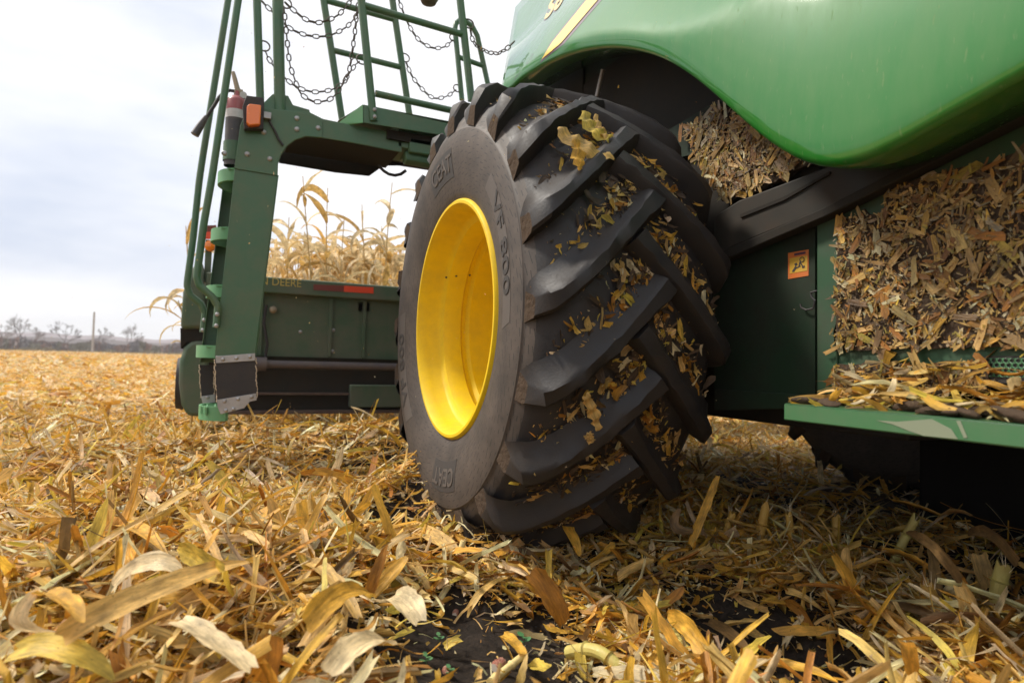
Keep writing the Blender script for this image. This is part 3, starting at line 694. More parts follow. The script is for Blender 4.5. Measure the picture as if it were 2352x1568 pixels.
S1 = [(1924, 508), (1965, 494), (2027, 488), (2044, 432), (2080, 419), (2159, 399), (2258, 378), (2352, 350), (2470, 320), (2470, 800), (2352, 796), (2200, 797), (2060, 800), (1918, 806)]
wall_chips(S1, 1.765, 1050, .007, .075, 3, 'clogged_screen', None)
wall_chips([(1918, 838), (2262, 830), (2272, 900), (1914, 915)], 1.765, 200, .008, .07, 4, 'clogged_screen', None)
S2 = [(1651, 238), (1566, 309), (1602, 362), (1641, 427), (1660, 460), (1691, 452), (1734, 441), (1847, 380), (1900, 350), (1900, 300), (1757, 290)]
wall_chips(S2, 1.775, 760, .009, .085, 5, 'clogged_screen', None)
# perforated plate
def perforated():
    b = MB(); p0 = at(2262, 822, X=1.768); p1 = at(2470, 822, X=1.768); p2 = at(2262, 872, X=1.768)
    dy, dz = p1[1]-p0[1], p2[2]-p0[2]; pitch = .0135; r = .0052; seg = 8
    ny, nz = int(abs(dy)/pitch), int(abs(dz)/(pitch*.87))
    for j in range(nz):
        for i in range(ny):
            cy = p0[1]-(i+.5+(j % 2)*.5)*pitch; cz = p0[2]-(j+.5)*pitch*.87
            ring = [(p0[0], cy+r*math.cos(q), cz+r*math.sin(q)) for q in np.linspace(0, 2*math.pi, seg, endpoint=False)+math.pi/4]
            h, w = pitch*.435, pitch*.5
            outer = [(p0[0], cy+w*a, cz+h*c) for a, c in ((1, 1), (0, 1), (-1, 1), (-1, 0), (-1, -1), (0, -1), (1, -1), (1, 0))]
            b.add(ring+outer, [(k, (k+1) % 8, 8+(k+1) % 8, 8+k) for k in range(8)])
    o = b.build('perforated_plate', M['plate'], combine); m = o.modifiers.new('thickness', 'SOLIDIFY'); m.thickness = .002
    q = MB(); q.prism([at(x, y, X=1.7725) for x, y in ((2258, 818), (2480, 816), (2480, 880), (2258, 880))], (.004, 0, 0)); q.build('plate_backing', M['letter'], combine)
perforated()
# step plate
XS = 1.45
sp0, sp1 = at(1800, 930, X=XS), at(2352, 968, X=XS); ZS = (sp0[2]+sp1[2])/2
YS = sp0[1]
b = MB(); b.box(((XS+1.80)/2, (YS-.5)/2, ZS-.004), (1.80-XS, YS+.5, .008)); b.box((XS+.004, (YS-.5)/2, ZS-.024), (.008, YS+.5, .048)); b.box(((XS+1.80)/2, YS-.004, ZS-.024), (1.80-XS-.02, .008, .046))
step_plate = b.build('step_plate', M['plate'], combine, bevel=.004)
def paint_scrape():
    b = MB(); pl = [(2012, 945+20), (2060, 950+18), (2140, 962), (2185, 985), (2200, 1008), (2160, 1004), (2120, 1000), (2090, 990), (2050, 974)]
    b.prism([at(x, y, X=XS-.0012) for x, y in pl], (.0006, 0, 0)); b.prism([at(x, y, X=XS-.0012) for x, y in ((2196, 966), (2206, 966), (2222, 1004), (2214, 1006))], (.0006, 0, 0))
    b.build('mud_smear', mat('mud_smear', (.20, .23, .15), .8), step_plate)
paint_scrape()
def plate_heap():
    r = np.random.default_rng(11); n = 900
    y = r.uniform(-.3, YS-.015, n); x = XS+.015+.31*r.random(n)**.8
    z = ZS+.004+r.random(n)**1.5*(.02+.16*(x-XS)/.33)*np.clip((YS-y)/.10, .2, 1)
    p = Pile(); L = r.uniform(.02, .13, n)*(.6+.6*r.random(n)); W = L*r.uniform(.12, .32, n)
    p.add(np.stack([x, y, z], 1), r.uniform(0, 6.28, n), r.normal(0, .25, n), L, W, r.normal(0, .6, n), r.normal(0, .5, n), r.normal(0, .6, n), r.normal(0, .3, n), tints(n, (.14, .36, .24, .12, .10, .04))*.85, 4, 0.3, .4)
    o = p.build('corn_residue', M['leaf']); tag(o, 'heap of chopped tan husks lying on the green step plate', 'crop residue', kind='stuff')
    c = MB()
    for i in range(46):
        yy = r.uniform(-.2, YS-.02); xx = XS+.02+r.random()**2*.15; s = r.uniform(.012, .04)
        v = r.normal(0, 1, (8, 3)); 
        pts = [np.array((xx, yy, ZS+.01))+np.array((a*s, bb*s*1.5, cc*s*.5))*(1+.45*r.normal()) for a in (-1, 1) for bb in (-1, 1) for cc in (-1, 1)]
        c.add(pts, [(0, 1, 3, 2), (4, 6, 7, 5), (0, 4, 5, 1), (2, 3, 7, 6), (0, 2, 6, 4), (1, 5, 7, 3)])
    o = c.build('mud_clods', M['mud'], smooth=80); s = o.modifiers.new('round', 'SUBSURF'); s.levels = 2; s.render_levels = 2
    tag(o, 'dark crusted mud along the edge of the green step plate', 'mud', kind='stuff')
plate_heap()
# ---- boarding ladder, its arm and the cab platform
YL, YF = 4.10, 4.50
def PL(px, py, Y=YL): return at(px, py, Y=Y)
def bolts(name, pts, Y, r, parent, mt_='steel', d=(0, -1, 0)):
    for x, y in pts: b = MB(); b.dome(at(x, y, Y=Y), r, d); b.build(name, M[mt_], parent)
def ladder():
    post = [(566, 256), (604, 246), (628, 250), (712, 258), (742, 273), (804, 286), (923, 308), (923, 350), (804, 327), (742, 317), (703, 314), (678, 322), (660, 336), (646, 356), (639, 376), (638, 402), (587, 812), (493, 820), (540, 380), (552, 290)]
    MBp = MB(); MBp.prism([PL(*p) for p in post], (0, .012, 0))
    # folded edges of the post
    for a, c in (((540, 380), (493, 820)), ((638, 402), (587, 812))):
        p, q = PL(*a), PL(*c); MBp.prism([p, q, q+np.array((.006, 0, 0)), p+np.array((.006, 0, 0))], (0, .09, 0))
    lad = MBp.build('ladder', M['green'], combine, bevel=.003)
    ov = MB(); ov.prism([PL(x, y, YL-.008) for x, y in ((566, 258), (604, 248), (712, 262), (740, 276), (741, 316), (703, 313), (678, 321), (658, 336), (645, 356), (638, 374), (637, 403), (538, 387), (552, 288))], (0, .0075, 0)); ov.build('gusset', M['green'], lad, bevel=.002)
    ear = MB(); ear.prism([PL(x, y, YL+.03) for x, y in ((604, 250), (604, 238), (626, 216), (640, 216), (662, 220), (673, 241), (711, 252), (713, 266), (660, 262))], (0, .012, 0)); ear.build('post_bracket', M['green'], lad, bevel=.003)
    # far rail
    fr = MB(); fr.prism([PL(x, y, YF) for x, y in ((512, 430), (566, 300), (590, 300), (500, 832), (460, 832))], (0, .012, 0))
    p, q = PL(512, 430, YF), PL(460, 832, YF); fr.prism([p, q, q+np.array((.006, 0, 0)), p+np.array((.006, 0, 0))], (0, -.08, 0)); fr.build('side_rail', M['green'], lad, bevel=.003)
    bk = MB(); bk.prism([PL(x, y, YF+.02) for x, y in ((566, 300), (600, 300), (560, 560), (520, 830), (486, 830))], (0, .006, 0)); bk.build('back_plate', M['grime'], lad)
    # steps: rounded hoops reaching out over the rails
    def step(zc, xl, xr, h, grate):
        b = MB(); y0, y1 = YL+.015, YF-.005; rr = (y1-y0)/2*.8
        out = [(xr, y0)]+[(xl+rr-rr*math.cos(t)*1.0 if False else xl+rr*(1-math.sin(t)), y0+(y1-y0)/2-(y1-y0)/2*math.cos(t)) for t in np.linspace(0, math.pi, 15)]+[(xr, y1)]
        inn = [(x+(.014 if 0 < i < len(out)-1 else 0), y0+.014+(y-y0)*(y1-y0-.028)/(y1-y0)) for i, (x, y) in enumerate(out)]
        n = len(out)
        vs = [(x, y, zc-h/2) for x, y in out]+[(x, y, zc+h/2) for x, y in out]+[(x, y, zc-h/2) for x, y in inn]+[(x, y, zc+h/2) for x, y in inn]
        fs = []
        for i in range(n-1): fs += [(i+1, i, n+i, n+i+1), (2*n+i, 2*n+i+1, 3*n+i+1, 3*n+i), (n+i, 3*n+i, 3*n+i+1, n+i+1), (i, i+1, 2*n+i+1, 2*n+i)]
        b.add(vs, fs)
        if grate:
            for t in (.25, .5, .75): b.box((xl+(xr-xl)*.5, y0+(y1-y0)*t, zc+h*.2), (xr-xl-.03, .01, h*.5))
            for t in (.3, .6): b.box((xl+(xr-xl)*t, (y0+y1)/2, zc+h*.2), (.01, y1-y0-.06, h*.5))
        else: b.box(((xl+xr)/2+.03, (y0+y1)/2, zc+h/2-.008), (xr-xl-.06, y1-y0-.03, .008))
        return b.build('step', M['tread_green'], lad, smooth=40)
    for (xl, xr, yt, yb) in ((501, 540, 388, 424), (485, 526, 522, 556), (474, 510, 655, 684), (451, 492, 794, 820)):
        ym = (YL+YF)/2; z = (at((xl+xr)/2, (yt+yb)/2, Y=ym-.08)[2]); step(z, at(xl, yt, Y=ym+.02)[0], at(xr, yt, Y=YL)[0]+.06, .075, False)
    zl = at(480, 948, Y=4.2)[2]; step(zl, at(456, 940, Y=4.3)[0], at(506, 940, Y=YL)[0]+.03, .085, True)
    # rubber straps with clamp plates that carry the lowest step
    def strap(pts, Y, edge):
        q = [at(x, y, Y=Y) for x, y in pts]; b = MB(); b.prism(q, (0, .012, 0)); s = b.build('rubber_strap', M['black'], lad)
        f = MB()
        for a, c in ((q[0], q[3]), (q[1], q[2])):
            k = 26; r = np.random.default_rng(5); f.tube([a+(c-a)*t+r.normal(0, .0025, 3) for t in np.linspace(0, 1, k)], [.0022+.0015*r.random() for _ in range(k)], 5)
        f.build('frayed_edge', M['fiber'], s)
    strap([(493, 826), (588, 822), (591, 912), (498, 922)], YL-.012, 1)
    strap([(458, 838), (492, 838), (492, 912), (462, 912)], YF-.012, 1)
    def clampb(pts, Y, bl):
        b = MB(); b.prism([at(x, y, Y=Y) for x, y in pts], (0, .006, 0)); c = b.build('clamp_plate', M['steel'], lad, bevel=.0015)
        bolts('bolt', bl, Y-.001, .012, c)
    clampb([(495, 818), (586, 811), (587, 828), (496, 834)], YL-.02, [(512, 825), (543, 822), (574, 819)])
    clampb([(498, 918), (588, 903), (590, 919), (574, 922), (561, 937), (507, 951), (500, 936)], YL-.02, [(516, 921), (547, 916), (578, 911), (519, 942), (536, 939)])
    clampb([(462, 910), (494, 905), (494, 924), (466, 930)], YF-.02, [(477, 912)])
    bolts('bolt', [(682, 272), (682, 297), (731, 294), (606, 304), (568, 354), (620, 365), (515, 352)], YL-.009, .016, lad)
    # handrails
    def rail(pts, Y, r=.021):
        p = [at(x, y, Y=Y) for x, y in pts]; q = [p[0]]
        for i in range(1, len(p)-1):                                   # rounded bends
            for t in np.linspace(0, 1, 6): q.append((p[i-1]*.18+p[i]*.82)*(1-t)**2+2*t*(1-t)*p[i]+(p[i+1]*.18+p[i]*.82)*t*t)
        q.append(p[-1]); b = MB(); b.tube(q, r, 14); return b.build('handrail', M['green'], combine, smooth=60)
    h1 = rail([(548, -6), (488, 402), (467, 520), (452, 636), (458, 656), (488, 682), (501, 703), (497, 752)], YL-.03)
    h2 = rail([(525, -6), (459, 402), (444, 545), (429, 655), (437, 678), (462, 698), (471, 719), (466, 763)], YF+.02)
    bolts('bolt', [(499, 722), (497, 748)], YL-.055, .013, h1); bolts('bolt', [(469, 735), (466, 758)], YF-.004, .013, h2)
    # underside tray of the arm
    zb = at(804, 327, Y=YL)[2]
    a = MB(); xs0, xs1 = at(645, 360, Y=YL)[0], at(923, 350, Y=YL)[0]
    zlow = zb-.03
    pr_ = [PL(x, y, YF+.05) for x, y in ((641, 330), (925, 330), (925, 380), (882, 380), (848, 404), (771, 396), (689, 382), (641, 374))]
    a.prism(pr_, (0, .01, 0)); a.box(((xs0+xs1)/2+.02, (YL+YF)/2+.03, zb+.004), (xs1-xs0-.06, YF-YL, .008)); a.build('arm_tray', M['grime'], combine)
    g = MB(); hole = [(714, 328), (741, 328), (748, 336), (760, 322), (772, 330), (726, 338)]
    blk = MB(); blk.box(at(960, 330, Y=YL+.15), (.36, .3, .20)); blk.box(at(975, 352, Y=YL+.1), (.28, .25, .1)); blk.tube([at(928, 362, Y=YL+.05), at(985, 372, Y=YL+.05)], .045, 12); blk.tube([at(922, 328, Y=YL+.08), at(1010, 340, Y=YL+.08)], .03, 10)
    blk.build('arm_pivot', M['green'], combine, bevel=.008)
    hs = MB(); hs.tube([at(x, y, Y=YL+.2) for x, y in ((868, 380), (882, 393), (893, 400), (907, 403), (921, 400), (932, 392))], .011, 8); hs.build('hose', M['black'], combine, smooth=60)
    # wiring of the marker lamp
    w = MB(); w.tube([at(x, y, Y=YL-.02) for x, y in ((614, 268), (622, 285), (632, 302), (640, 320), (650, 334))], .007, 8); w.build('cable', M['black'], combine, smooth=60)
    # amber marker lamp
    lb = MB(); lb.prism([at(x, y, Y=YL-.06) for x, y in ((561, 296), (557, 245), (566, 219), (605, 224), (607, 240), (605, 297))], (0, .045, 0)); lamp = lb.build('marker_lamp', M['black'], combine, bevel=.004)
    le = MB(); le.prism([at(x, y, Y=YL-.10) for x, y in ((566, 280), (567, 243), (574, 238), (600, 241), (598, 286), (572, 288))], (0, .045, 0)); le.build('lens', M['amber'], lamp, bevel=.006)
    cn = MB(); cn.box(at(611, 266, Y=YL-.03), (.06, .03, .04)); cn.build('plug', M['steel'], lamp, bevel=.003)
ladder()
YB = 4.62
def platform():
    f = [PL(x, y, 4.02) for x, y in ((835, 240), (1060, 290), (1060, 318), (835, 282))]
    zt = f[0][2]; c = at(776, 283, Z=zt-.02)
    b = MB(); b.prism(f, (0, .012, 0))
    dk = [f[0], f[1], f[1]+np.array((.5, 0, 0)), f[1]+np.array((.5, .9, 0)), f[0]+np.array((-.1, .9, 0)), c]
    b.prism([p*np.array((1, 1, 0))+np.array((0, 0, zt-.006)) for p in dk], (0, 0, .006))
    p = b.build('platform', M['green'], combine, bevel=.004)
    e = MB(); q = [f[0]-np.array((.004, .0, 0)), f[3]-np.array((.004, 0, 0)), PL(779, 290, 4.16), PL(776, 283, 4.16)]; e.prism(q, (.004, .012, 0)); e.build('platform_end', M['tread_green'], p)  # lighter green on this face stands in for sky light falling on it
    u = MB(); u.box((f[1][0]-.02, 4.35, zt-.14), (.95, .55, .06)); u.build('deck_frame', M['grime'], p)
platform()
def tubes(name, segs, r, parent=None):
    b = MB()
    for Y, rad, *pts in segs:
        p = [at(x, y, Y=Y) if len(q) == 2 else at(x, y, Y=q[2]) for q in pts for x, y in [q[:2]]]; b.tube(p, rad, 12)
    return b.build(name, M['green'], parent or combine, smooth=60)
YN = 4.02
def loop(Y):
    p = [(1061, 230), (1045, 67), (1047, 54), (1056, 47), (1070, 50), (1084, 60), (1096, 82), (1122, 200)]
    return (Y, .021, *p)
tubes('railing', [(YN, .026, (829, -8), (858, 278)), (YN, .026, (1056, -8), (1083, 232)), (YN, .022, (836, 13), (1070, 82)), (YN, .022, (862, 215), (1060, 259))], .02)
tubes('railing', [(YB, .025, (742, -8), (787, 283)), (YB, .025, (900, -8), (940, 262)), (YB, .021, (747, 1), (912, 47)), (YB, .021, (765, 116), (925, 156))], .02)
tubes('railing', [loop(YB), (YB, .019, (1055, 132), (1110, 152))], .02)
tubes('grab_post', [(YL+.05, .024, (590, -8), (598, 240))], .02)
tubes('grab_post', [(YL+.035, .034, (638, -8), (643, 256))], .02)
bolts('bolt', [(861, 252), (861, 268)], YN-.028, .013, combine)

# ---- safety chains
def chain(pts, r=.0042, link=.052, ring_at=None):
    P = [np.array(at(x, y, Y=Y)) for x, y, Y in pts]
    # smooth curve through the points
    Q = []
    for i in range(len(P)-1):
        a, b_, c, d = P[max(i-1, 0)], P[i], P[i+1], P[min(i+2, len(P)-1)]
        for t in np.linspace(0, 1, 12, endpoint=False): Q.append(.5*((2*b_)+(-a+c)*t+(2*a-5*b_+4*c-d)*t*t+(-a+3*b_-3*c+d)*t**3))
    Q.append(P[-1]); Q = np.array(Q); s = np.concatenate([[0], np.cumsum(np.linalg.norm(np.diff(Q, axis=0), axis=1))])
    pitch = link*.80; n = max(2, int(s[-1]/pitch)); b = MB()
    for k in range(n):
        s0 = (k+.5)*s[-1]/n; c = np.array([np.interp(s0, s, Q[:, j]) for j in range(3)])
        t = np.array([np.interp(s0+.01, s, Q[:, j])-np.interp(s0-.01, s, Q[:, j]) for j in range(3)]); t /= np.linalg.norm(t)
        h = np.array((0, 1., 0)); u = np.cross(t, h); u /= np.linalg.norm(u); w = np.cross(t, u)
        q = math.radians(20 if k % 2 else 100); v = u*math.cos(q)+w*math.sin(q)
        hl, hw = link/2-r, .012; path = []
        for a in np.linspace(-math.pi/2, math.pi/2, 5): path.append(c+t*((hl-hw)+hw*math.cos(a))+v*hw*math.sin(a))
        for a in np.linspace(math.pi/2, 3*math.pi/2, 5): path.append(c+t*(-(hl-hw)+hw*math.cos(a))+v*hw*math.sin(a))
        b.tube(path, r, 6, closed=True)
    o = b.build('safety_chain', M['chain'], combine, smooth=60)
    for x, y, Y, R_ in ring_at or ():
        c = at(x, y, Y=Y); b = MB(); b.tube([c+R_*np.array((math.cos(a), .2*math.sin(a), math.sin(a))) for a in np.linspace(0, 2*math.pi, 18, endpoint=False)], .005, 6, closed=True); b.build('ring', M['chain'], o, smooth=60)
ch = lambda pts, Y: [(x, y, Y) for x, y in pts]
chain(ch([(655, 5), (662, 13), (696, 41), (719, 51), (739, 51), (775, 36), (804, 5), (812, -8)], 4.15), ring_at=[(656, 8, 4.15, .035)])
chain(ch([(600, 0), (603, 5), (624, 26), (652, 54), (678, 72), (714, 83), (752, 83), (780, 72), (803, 56), (822, 30), (828, 8)], 4.4))
chain(ch([(652, 15), (658, 77), (665, 143), (675, 177), (690, 213), (714, 231), (734, 234), (760, 227), (780, 205), (798, 174), (806, 141), (815, 75), (820, 30), (825, -6)], 4.08))
chain(ch([(609, 116), (616, 133), (632, 156), (652, 177), (680, 199), (711, 210), (737, 211), (765, 205), (786, 192), (803, 168), (816, 150), (826, 142)], 4.35), ring_at=[(606, 106, 4.2, .035), (831, 137, 4.2, .035)])
chain(ch([(914, -6), (920, 12), (938, 56), (961, 91), (985, 107), (1002, 111), (1023, 107), (1040, 92)], YB), ring_at=[(1041, 87, YB, .03)])
chain(ch([(932, 142), (947, 176), (970, 205), (991, 223), (1008, 226), (1029, 220), (1047, 207)], YB), ring_at=[(930, 133, YB, .035), (1050, 203, YB, .03)])
chain([(1080, 67, YN), (1088, 97, YN), (1111, 116, 3.9), (1140, 123, 3.8), (1161, 114, 3.7), (1182, 95, 3.62)], ring_at=[(1077, 55, YN, .035)])
mr = MB(); c0 = at(985, -2, Y=4.2); mr.lathe([(.05, .001), (.05, .07), (.02, .075), (-.03, .05), (-.045, .02), (-.045, .001)], c0, axis='Z', n=20); mr.tube([c0+np.array((0, 0, .05)), c0+np.array((0, 0, .3))], .02, 8)
mr.build('work_lamp', M['rust'], combine)
def cab():
    b = MB(); x0, x1 = 2.0, 3.6; b.box(((x0+x1)/2, 4.9, 2.2), (x1-x0, 1.6, .1)); b.build('cab_floor', M['green'], combine)
cab()

# ------------------------------------------------------------------ fire extinguisher
def extinguisher():
    c = at(543, 260, Y=4.32); zt = at(543, 228, Y=4.32)[2]; zb = at(543, 330, Y=4.32)[2]; r = .062
    root = empty('fire_extinguisher', 'red fire extinguisher with white band standing behind the ladder handrails', 'fire extinguisher', (c[0], c[1], zb))
    def L(prof, name, mt_):
        b = MB(); b.lathe(prof, (c[0], c[1], 0), axis='Z', n=28); return b.build(name, M[mt_], root)
    zw0, zw1 = at(543, 257, Y=4.32)[2], at(543, 276, Y=4.32)[2]
    L([(zw0, r), (zt-.02, r), (zt-.005, r*.9), (zt+.012, r*.6), (zt+.02, r*.3), (zt+.03, .02), (zt+.05, .018)], 'cylinder', 'red')
    L([(zw1, r+.001), (zw0, r+.001)], 'band', 'white'); L([(zb-.15, r*.98), (zw1, r)], 'label_sleeve', 'label')
    b = MB(); b.lathe([(zb-.12, r+.006), (zb+.0, r+.006), (zb+.0, r)], (c[0], c[1], 0), axis='Z', n=28); b.build('bracket', M['green'], root)
    b = MB(); b.tube([at(x, y, Y=4.32) for x, y in ((551, 218), (545, 203), (539, 180), (535, 165))], [.016, .017, .015, .012], 8); b.box(at(548, 215, Y=4.32), (.05, .03, .05)); b.build('lever', M['brass'], root, bevel=.003)
    b = MB(); b.lathe([(-.02, .001), (-.02, .022), (.02, .022), (.02, .001)], at(559, 221, Y=4.30), axis='Y', n=16); b.build('gauge', M['white'], root)
    b = MB(); b.tube([at(x, y, Y=4.32) for x, y in ((548, 216), (540, 210), (528, 208), (515, 212), (503, 224), (492, 243), (482, 258), (474, 270))], .011, 8); h = b.build('hose', M['black'], root, smooth=60)
    b = MB(); b.tube([at(x, y, Y=4.32) for x, y in ((474, 268), (461, 288), (447, 310))], [.014, .022, .025], 12); b.build('nozzle', M['label'], h)
    rebase(root, Vector((c[0], c[1], zb)))
extinguisher()

# ------------------------------------------------------------------ corn header
YH = 5.60
def header():
    root = empty('corn_header', 'dull green corn header with yellow lettering and red reflectors behind the ladder', 'corn header')
    A = lambda x, y, Y=YH: at(x, y, Y=Y)
    xl, xr = A(470, 700)[0], 5.75; zt, zr = A(610, 635)[2], A(610, 672)[2]; zb = A(700, 950)[2]; zm = A(700, 820)[2]
    b = MB(); b.box(((xl+xr)/2, YH+.06, (zt+zr)/2), (xr-xl, .12, zt-zr)); top = b.build('top_beam', M['header'], root, bevel=.012)
    b = MB(); b.box(((xl+xr)/2, YH+.10, (zr+zm)/2), (xr-xl, .03, zr-zm)); pn = b.build('back_sheet', M['header'], root)
    b = MB(); b.box(((xl+xr)/2, YH+.16, (zm+zb)/2), (xr-xl, .04, zm-zb)); b.build('lower_sheet', M['beam'], root)
    for x in [A(px, 740)[0] for px in (600, 762, 840, 960)]+[2.9, 3.6, 4.4, 5.2]: rb = MB(); rb.box((x, YH+.075, (zr+zm)/2), (.03, .03, zr-zm-.02)); rb.build('stiffener', M['header'], root, bevel=.004)
    s = MB(); s.tube([(xl+.1, YH-.02, A(700, 838)[2]), (xr, YH-.02, A(700, 838)[2])], .035, 14); z_ = A(700, 838)[2]
    x0 = A(600, 838)[0]; s.tube([(x0-.1, YH-.02, z_), (x0+.04, YH-.02, z_)], .06, 14); s.build('drive_shaft', M['shaft'], root, smooth=50)
    for py, hh in ((905, .02), (947, .03)): s = MB(); s.box(((xl+xr)/2, YH+.08, A(700, py)[2]), (xr-xl-.2, .10, hh)); s.build('lower_bar', M['rust'], root, bevel=.005)
    s = MB(); s.box((A(850, 920)[0]+.2, YH+.05, A(850, 910)[2]), (.75, .08, .2)); s.build('guard', M['header'], root, bevel=.01)
    bo = MB(); bo.dome(A(627, 711, YH+.05), .032, (0, -1, 0)); bo.build('round_cap', M['brass'], root)
    bolts('bolt', [(766, 758), (764, 806), (690, 762)], YH+.082, .016, root)
    pm = MB(); pm.prism([A(x, y, YH+.085) for x, y in ((822, 694), (850, 695), (850, 716), (822, 715))], (0, .01, 0)); pm.build('cover_plate', M['shaft'], root, bevel=.003)
    hs = MB(); hs.tube([A(x, y, YH+.03) for x, y in ((612, 700), (606, 740), (614, 790), (608, 830))], .012, 8); hs.build('hose', M['black'], root, smooth=60)
    # end shield on the left
    for poly, nm in (([(443, 610), (466, 600), (474, 755), (414, 755), (420, 670)], 'end_shield'), ([(410, 880), (412, 830), (422, 798), (440, 783), (478, 783), (480, 958), (430, 955), (416, 930)], 'end_cover')):
        e = MB(); e.prism([A(*p, Y=YH-.03) for p in poly], (0, 1.0, 0)); e.build(nm, M['header'], root, bevel=.03)
    e = MB(); e.prism([A(*p, Y=YH) for p in ((414, 753), (474, 753), (474, 785), (430, 785), (415, 800))], (0, .9, 0)); e.build('shield_gap', M['grime'], root)
    e = MB(); e.lathe([(-.03, .001), (-.03, .21), (.02, .22), (.02, .001)], A(416, 880, YH+.3), n=28); e.build('end_disc', M['black'], root)
    rs = MB(); rs.box((xr+.1, YH+.45, (zt+zb)/2), (.2, 1.0, zt-zb)); rs.build('end_shield', M['header'], root, bevel=.03)
    # reflectors, lamp
    for (p, mt_, nm) in (([(720, 653), (790, 656), (790, 670), (720, 666)], 'refl_dark', 'dark_reflector'), ([(790, 656), (858, 660), (858, 674), (790, 670)], 'refl_red', 'red_reflector')):
        r_ = MB(); r_.prism([A(*q, Y=YH-.004) for q in p], (0, .003, 0)); r_.build(nm, M[mt_], top)
    lp = MB(); lp.box(A(478, 600, YH+.1), (.05, .04, .35)); lo = lp.build('lamp_post', M['header'], root, bevel=.004)
    for p, mt_, nm in (([(458, 518), (497, 517), (497, 532), (457, 533)], 'refl_dark', 'dark_reflector'), ([(457, 533), (497, 532), (497, 549), (456, 549)], 'refl_red', 'red_reflector')):
        r_ = MB(); r_.prism([A(*q, Y=YH+.06) for q in p], (0, .006, 0)); r_.build(nm, M[mt_], lo)
    bl = MB(); bl.dome(A(483, 565, YH+.06), .045, (0, -1, 0), n=16); bl.build('orange_lamp', M['orange'], lo)
    # row dividers reaching forward
    for i in range(8):
        x = xl+.35+i*.76
        d = MB(); d.v = [tuple(p) for p in ((x-.22, YH+.4, .95), (x+.22, YH+.4, .95), (x-.22, YH+.4, .4), (x+.22, YH+.4, .4), (x-.1, YH+1.7, .62), (x+.1, YH+1.7, .62), (x, YH+2.3, .15), (x, YH+1.6, .2))]
        d.f = [(0, 1, 5, 4), (0, 4, 2), (1, 3, 5), (4, 5, 6), (2, 4, 7), (3, 7, 5), (4, 6, 7), (5, 7, 6), (0, 2, 3, 1), (2, 7, 3)]; d.m = [0]*len(d.f); d.build('row_divider', M['header'], root, smooth=0, bevel=.02)
    # lettering: JOHN DEERE, its first letters hidden by the ladder
    w = 1.0
    P0 = A(691, 661, YH-.003); P1 = A(612, 658, YH-.003)
    flat_text('JOHN DEERE', lambda x, y: (P0[0]+(x-5.66)*.084, YH-.003, P0[2]+.006+y*.092), 'lettering', M['decal_dull'], top, .004)
    rebase(root, Vector((2.7, YH, 0)))
header()

# ------------------------------------------------------------------ standing corn beyond the header
corn_seed = np.random.default_rng(21)
def corn_plant(px, ytop, Y, label, n_leaf=7, lean=0.0, big=1.0):
    r = corn_seed; top = at(px, ytop, Y=Y); x0, z1 = top[0]-lean, top[2]
    root = empty('corn_plant', label, 'corn plant', (x0, Y, 0), 'dry corn plants standing beyond the header')
    path = [np.array((x0+lean*t**2+.02*math.sin(5*t), Y, z1*t)) for t in np.linspace(0, 1, 9)]
    b = MB(); b.tube(path, [.013-.009*t for t in np.linspace(0, 1, 9)], 7)
    st = b.build('stalk', M['stalk'], root)
    for k in range(n_leaf):
        t = .45+.55*(k+.3*r.random())/n_leaf; base = np.array([np.interp(t, np.linspace(0, 1, 9), [p[j] for p in path]) for j in range(3)])
        az = r.uniform(0, 6.28); L = big*r.uniform(.30, .80)*(1.1-.25*t); up = r.uniform(.5, 1.35); droop = r.uniform(1.0, 3.6)
        p = [base]; a = up
        for i in range(9):
            a -= droop/9*(.6+.9*i/9); p.append(p[-1]+L/9*np.array((math.cos(a)*math.cos(az), math.cos(a)*math.sin(az), math.sin(a))))
        side = np.array((-math.sin(az), math.cos(az), 0)); tw = r.normal(0, 1.6)
        sd = [side*math.cos(tw*i/9)+np.array((0, 0, 1))*math.sin(tw*i/9) for i in range(10)]
        w = big*r.uniform(.045, .10)*np.array([.45, .8, 1, 1, .95, .85, .7, .5, .3, .08])
        o = ribbon(p, w, np.array(sd), .45, (TINTS[r.choice([0, 1, 0, 0])]*r.uniform(.8, 1.05)), .08, 'leaf', root)
    rebase(root, Vector((x0, Y, 0)))
M['stalk'] = mat('dry_stalk', (.55, .38, .14), .55, dust=.5, dust_col=(.36, .19, .05), dust_scale=30, stretch=(1, 1, .3), bump=.3)
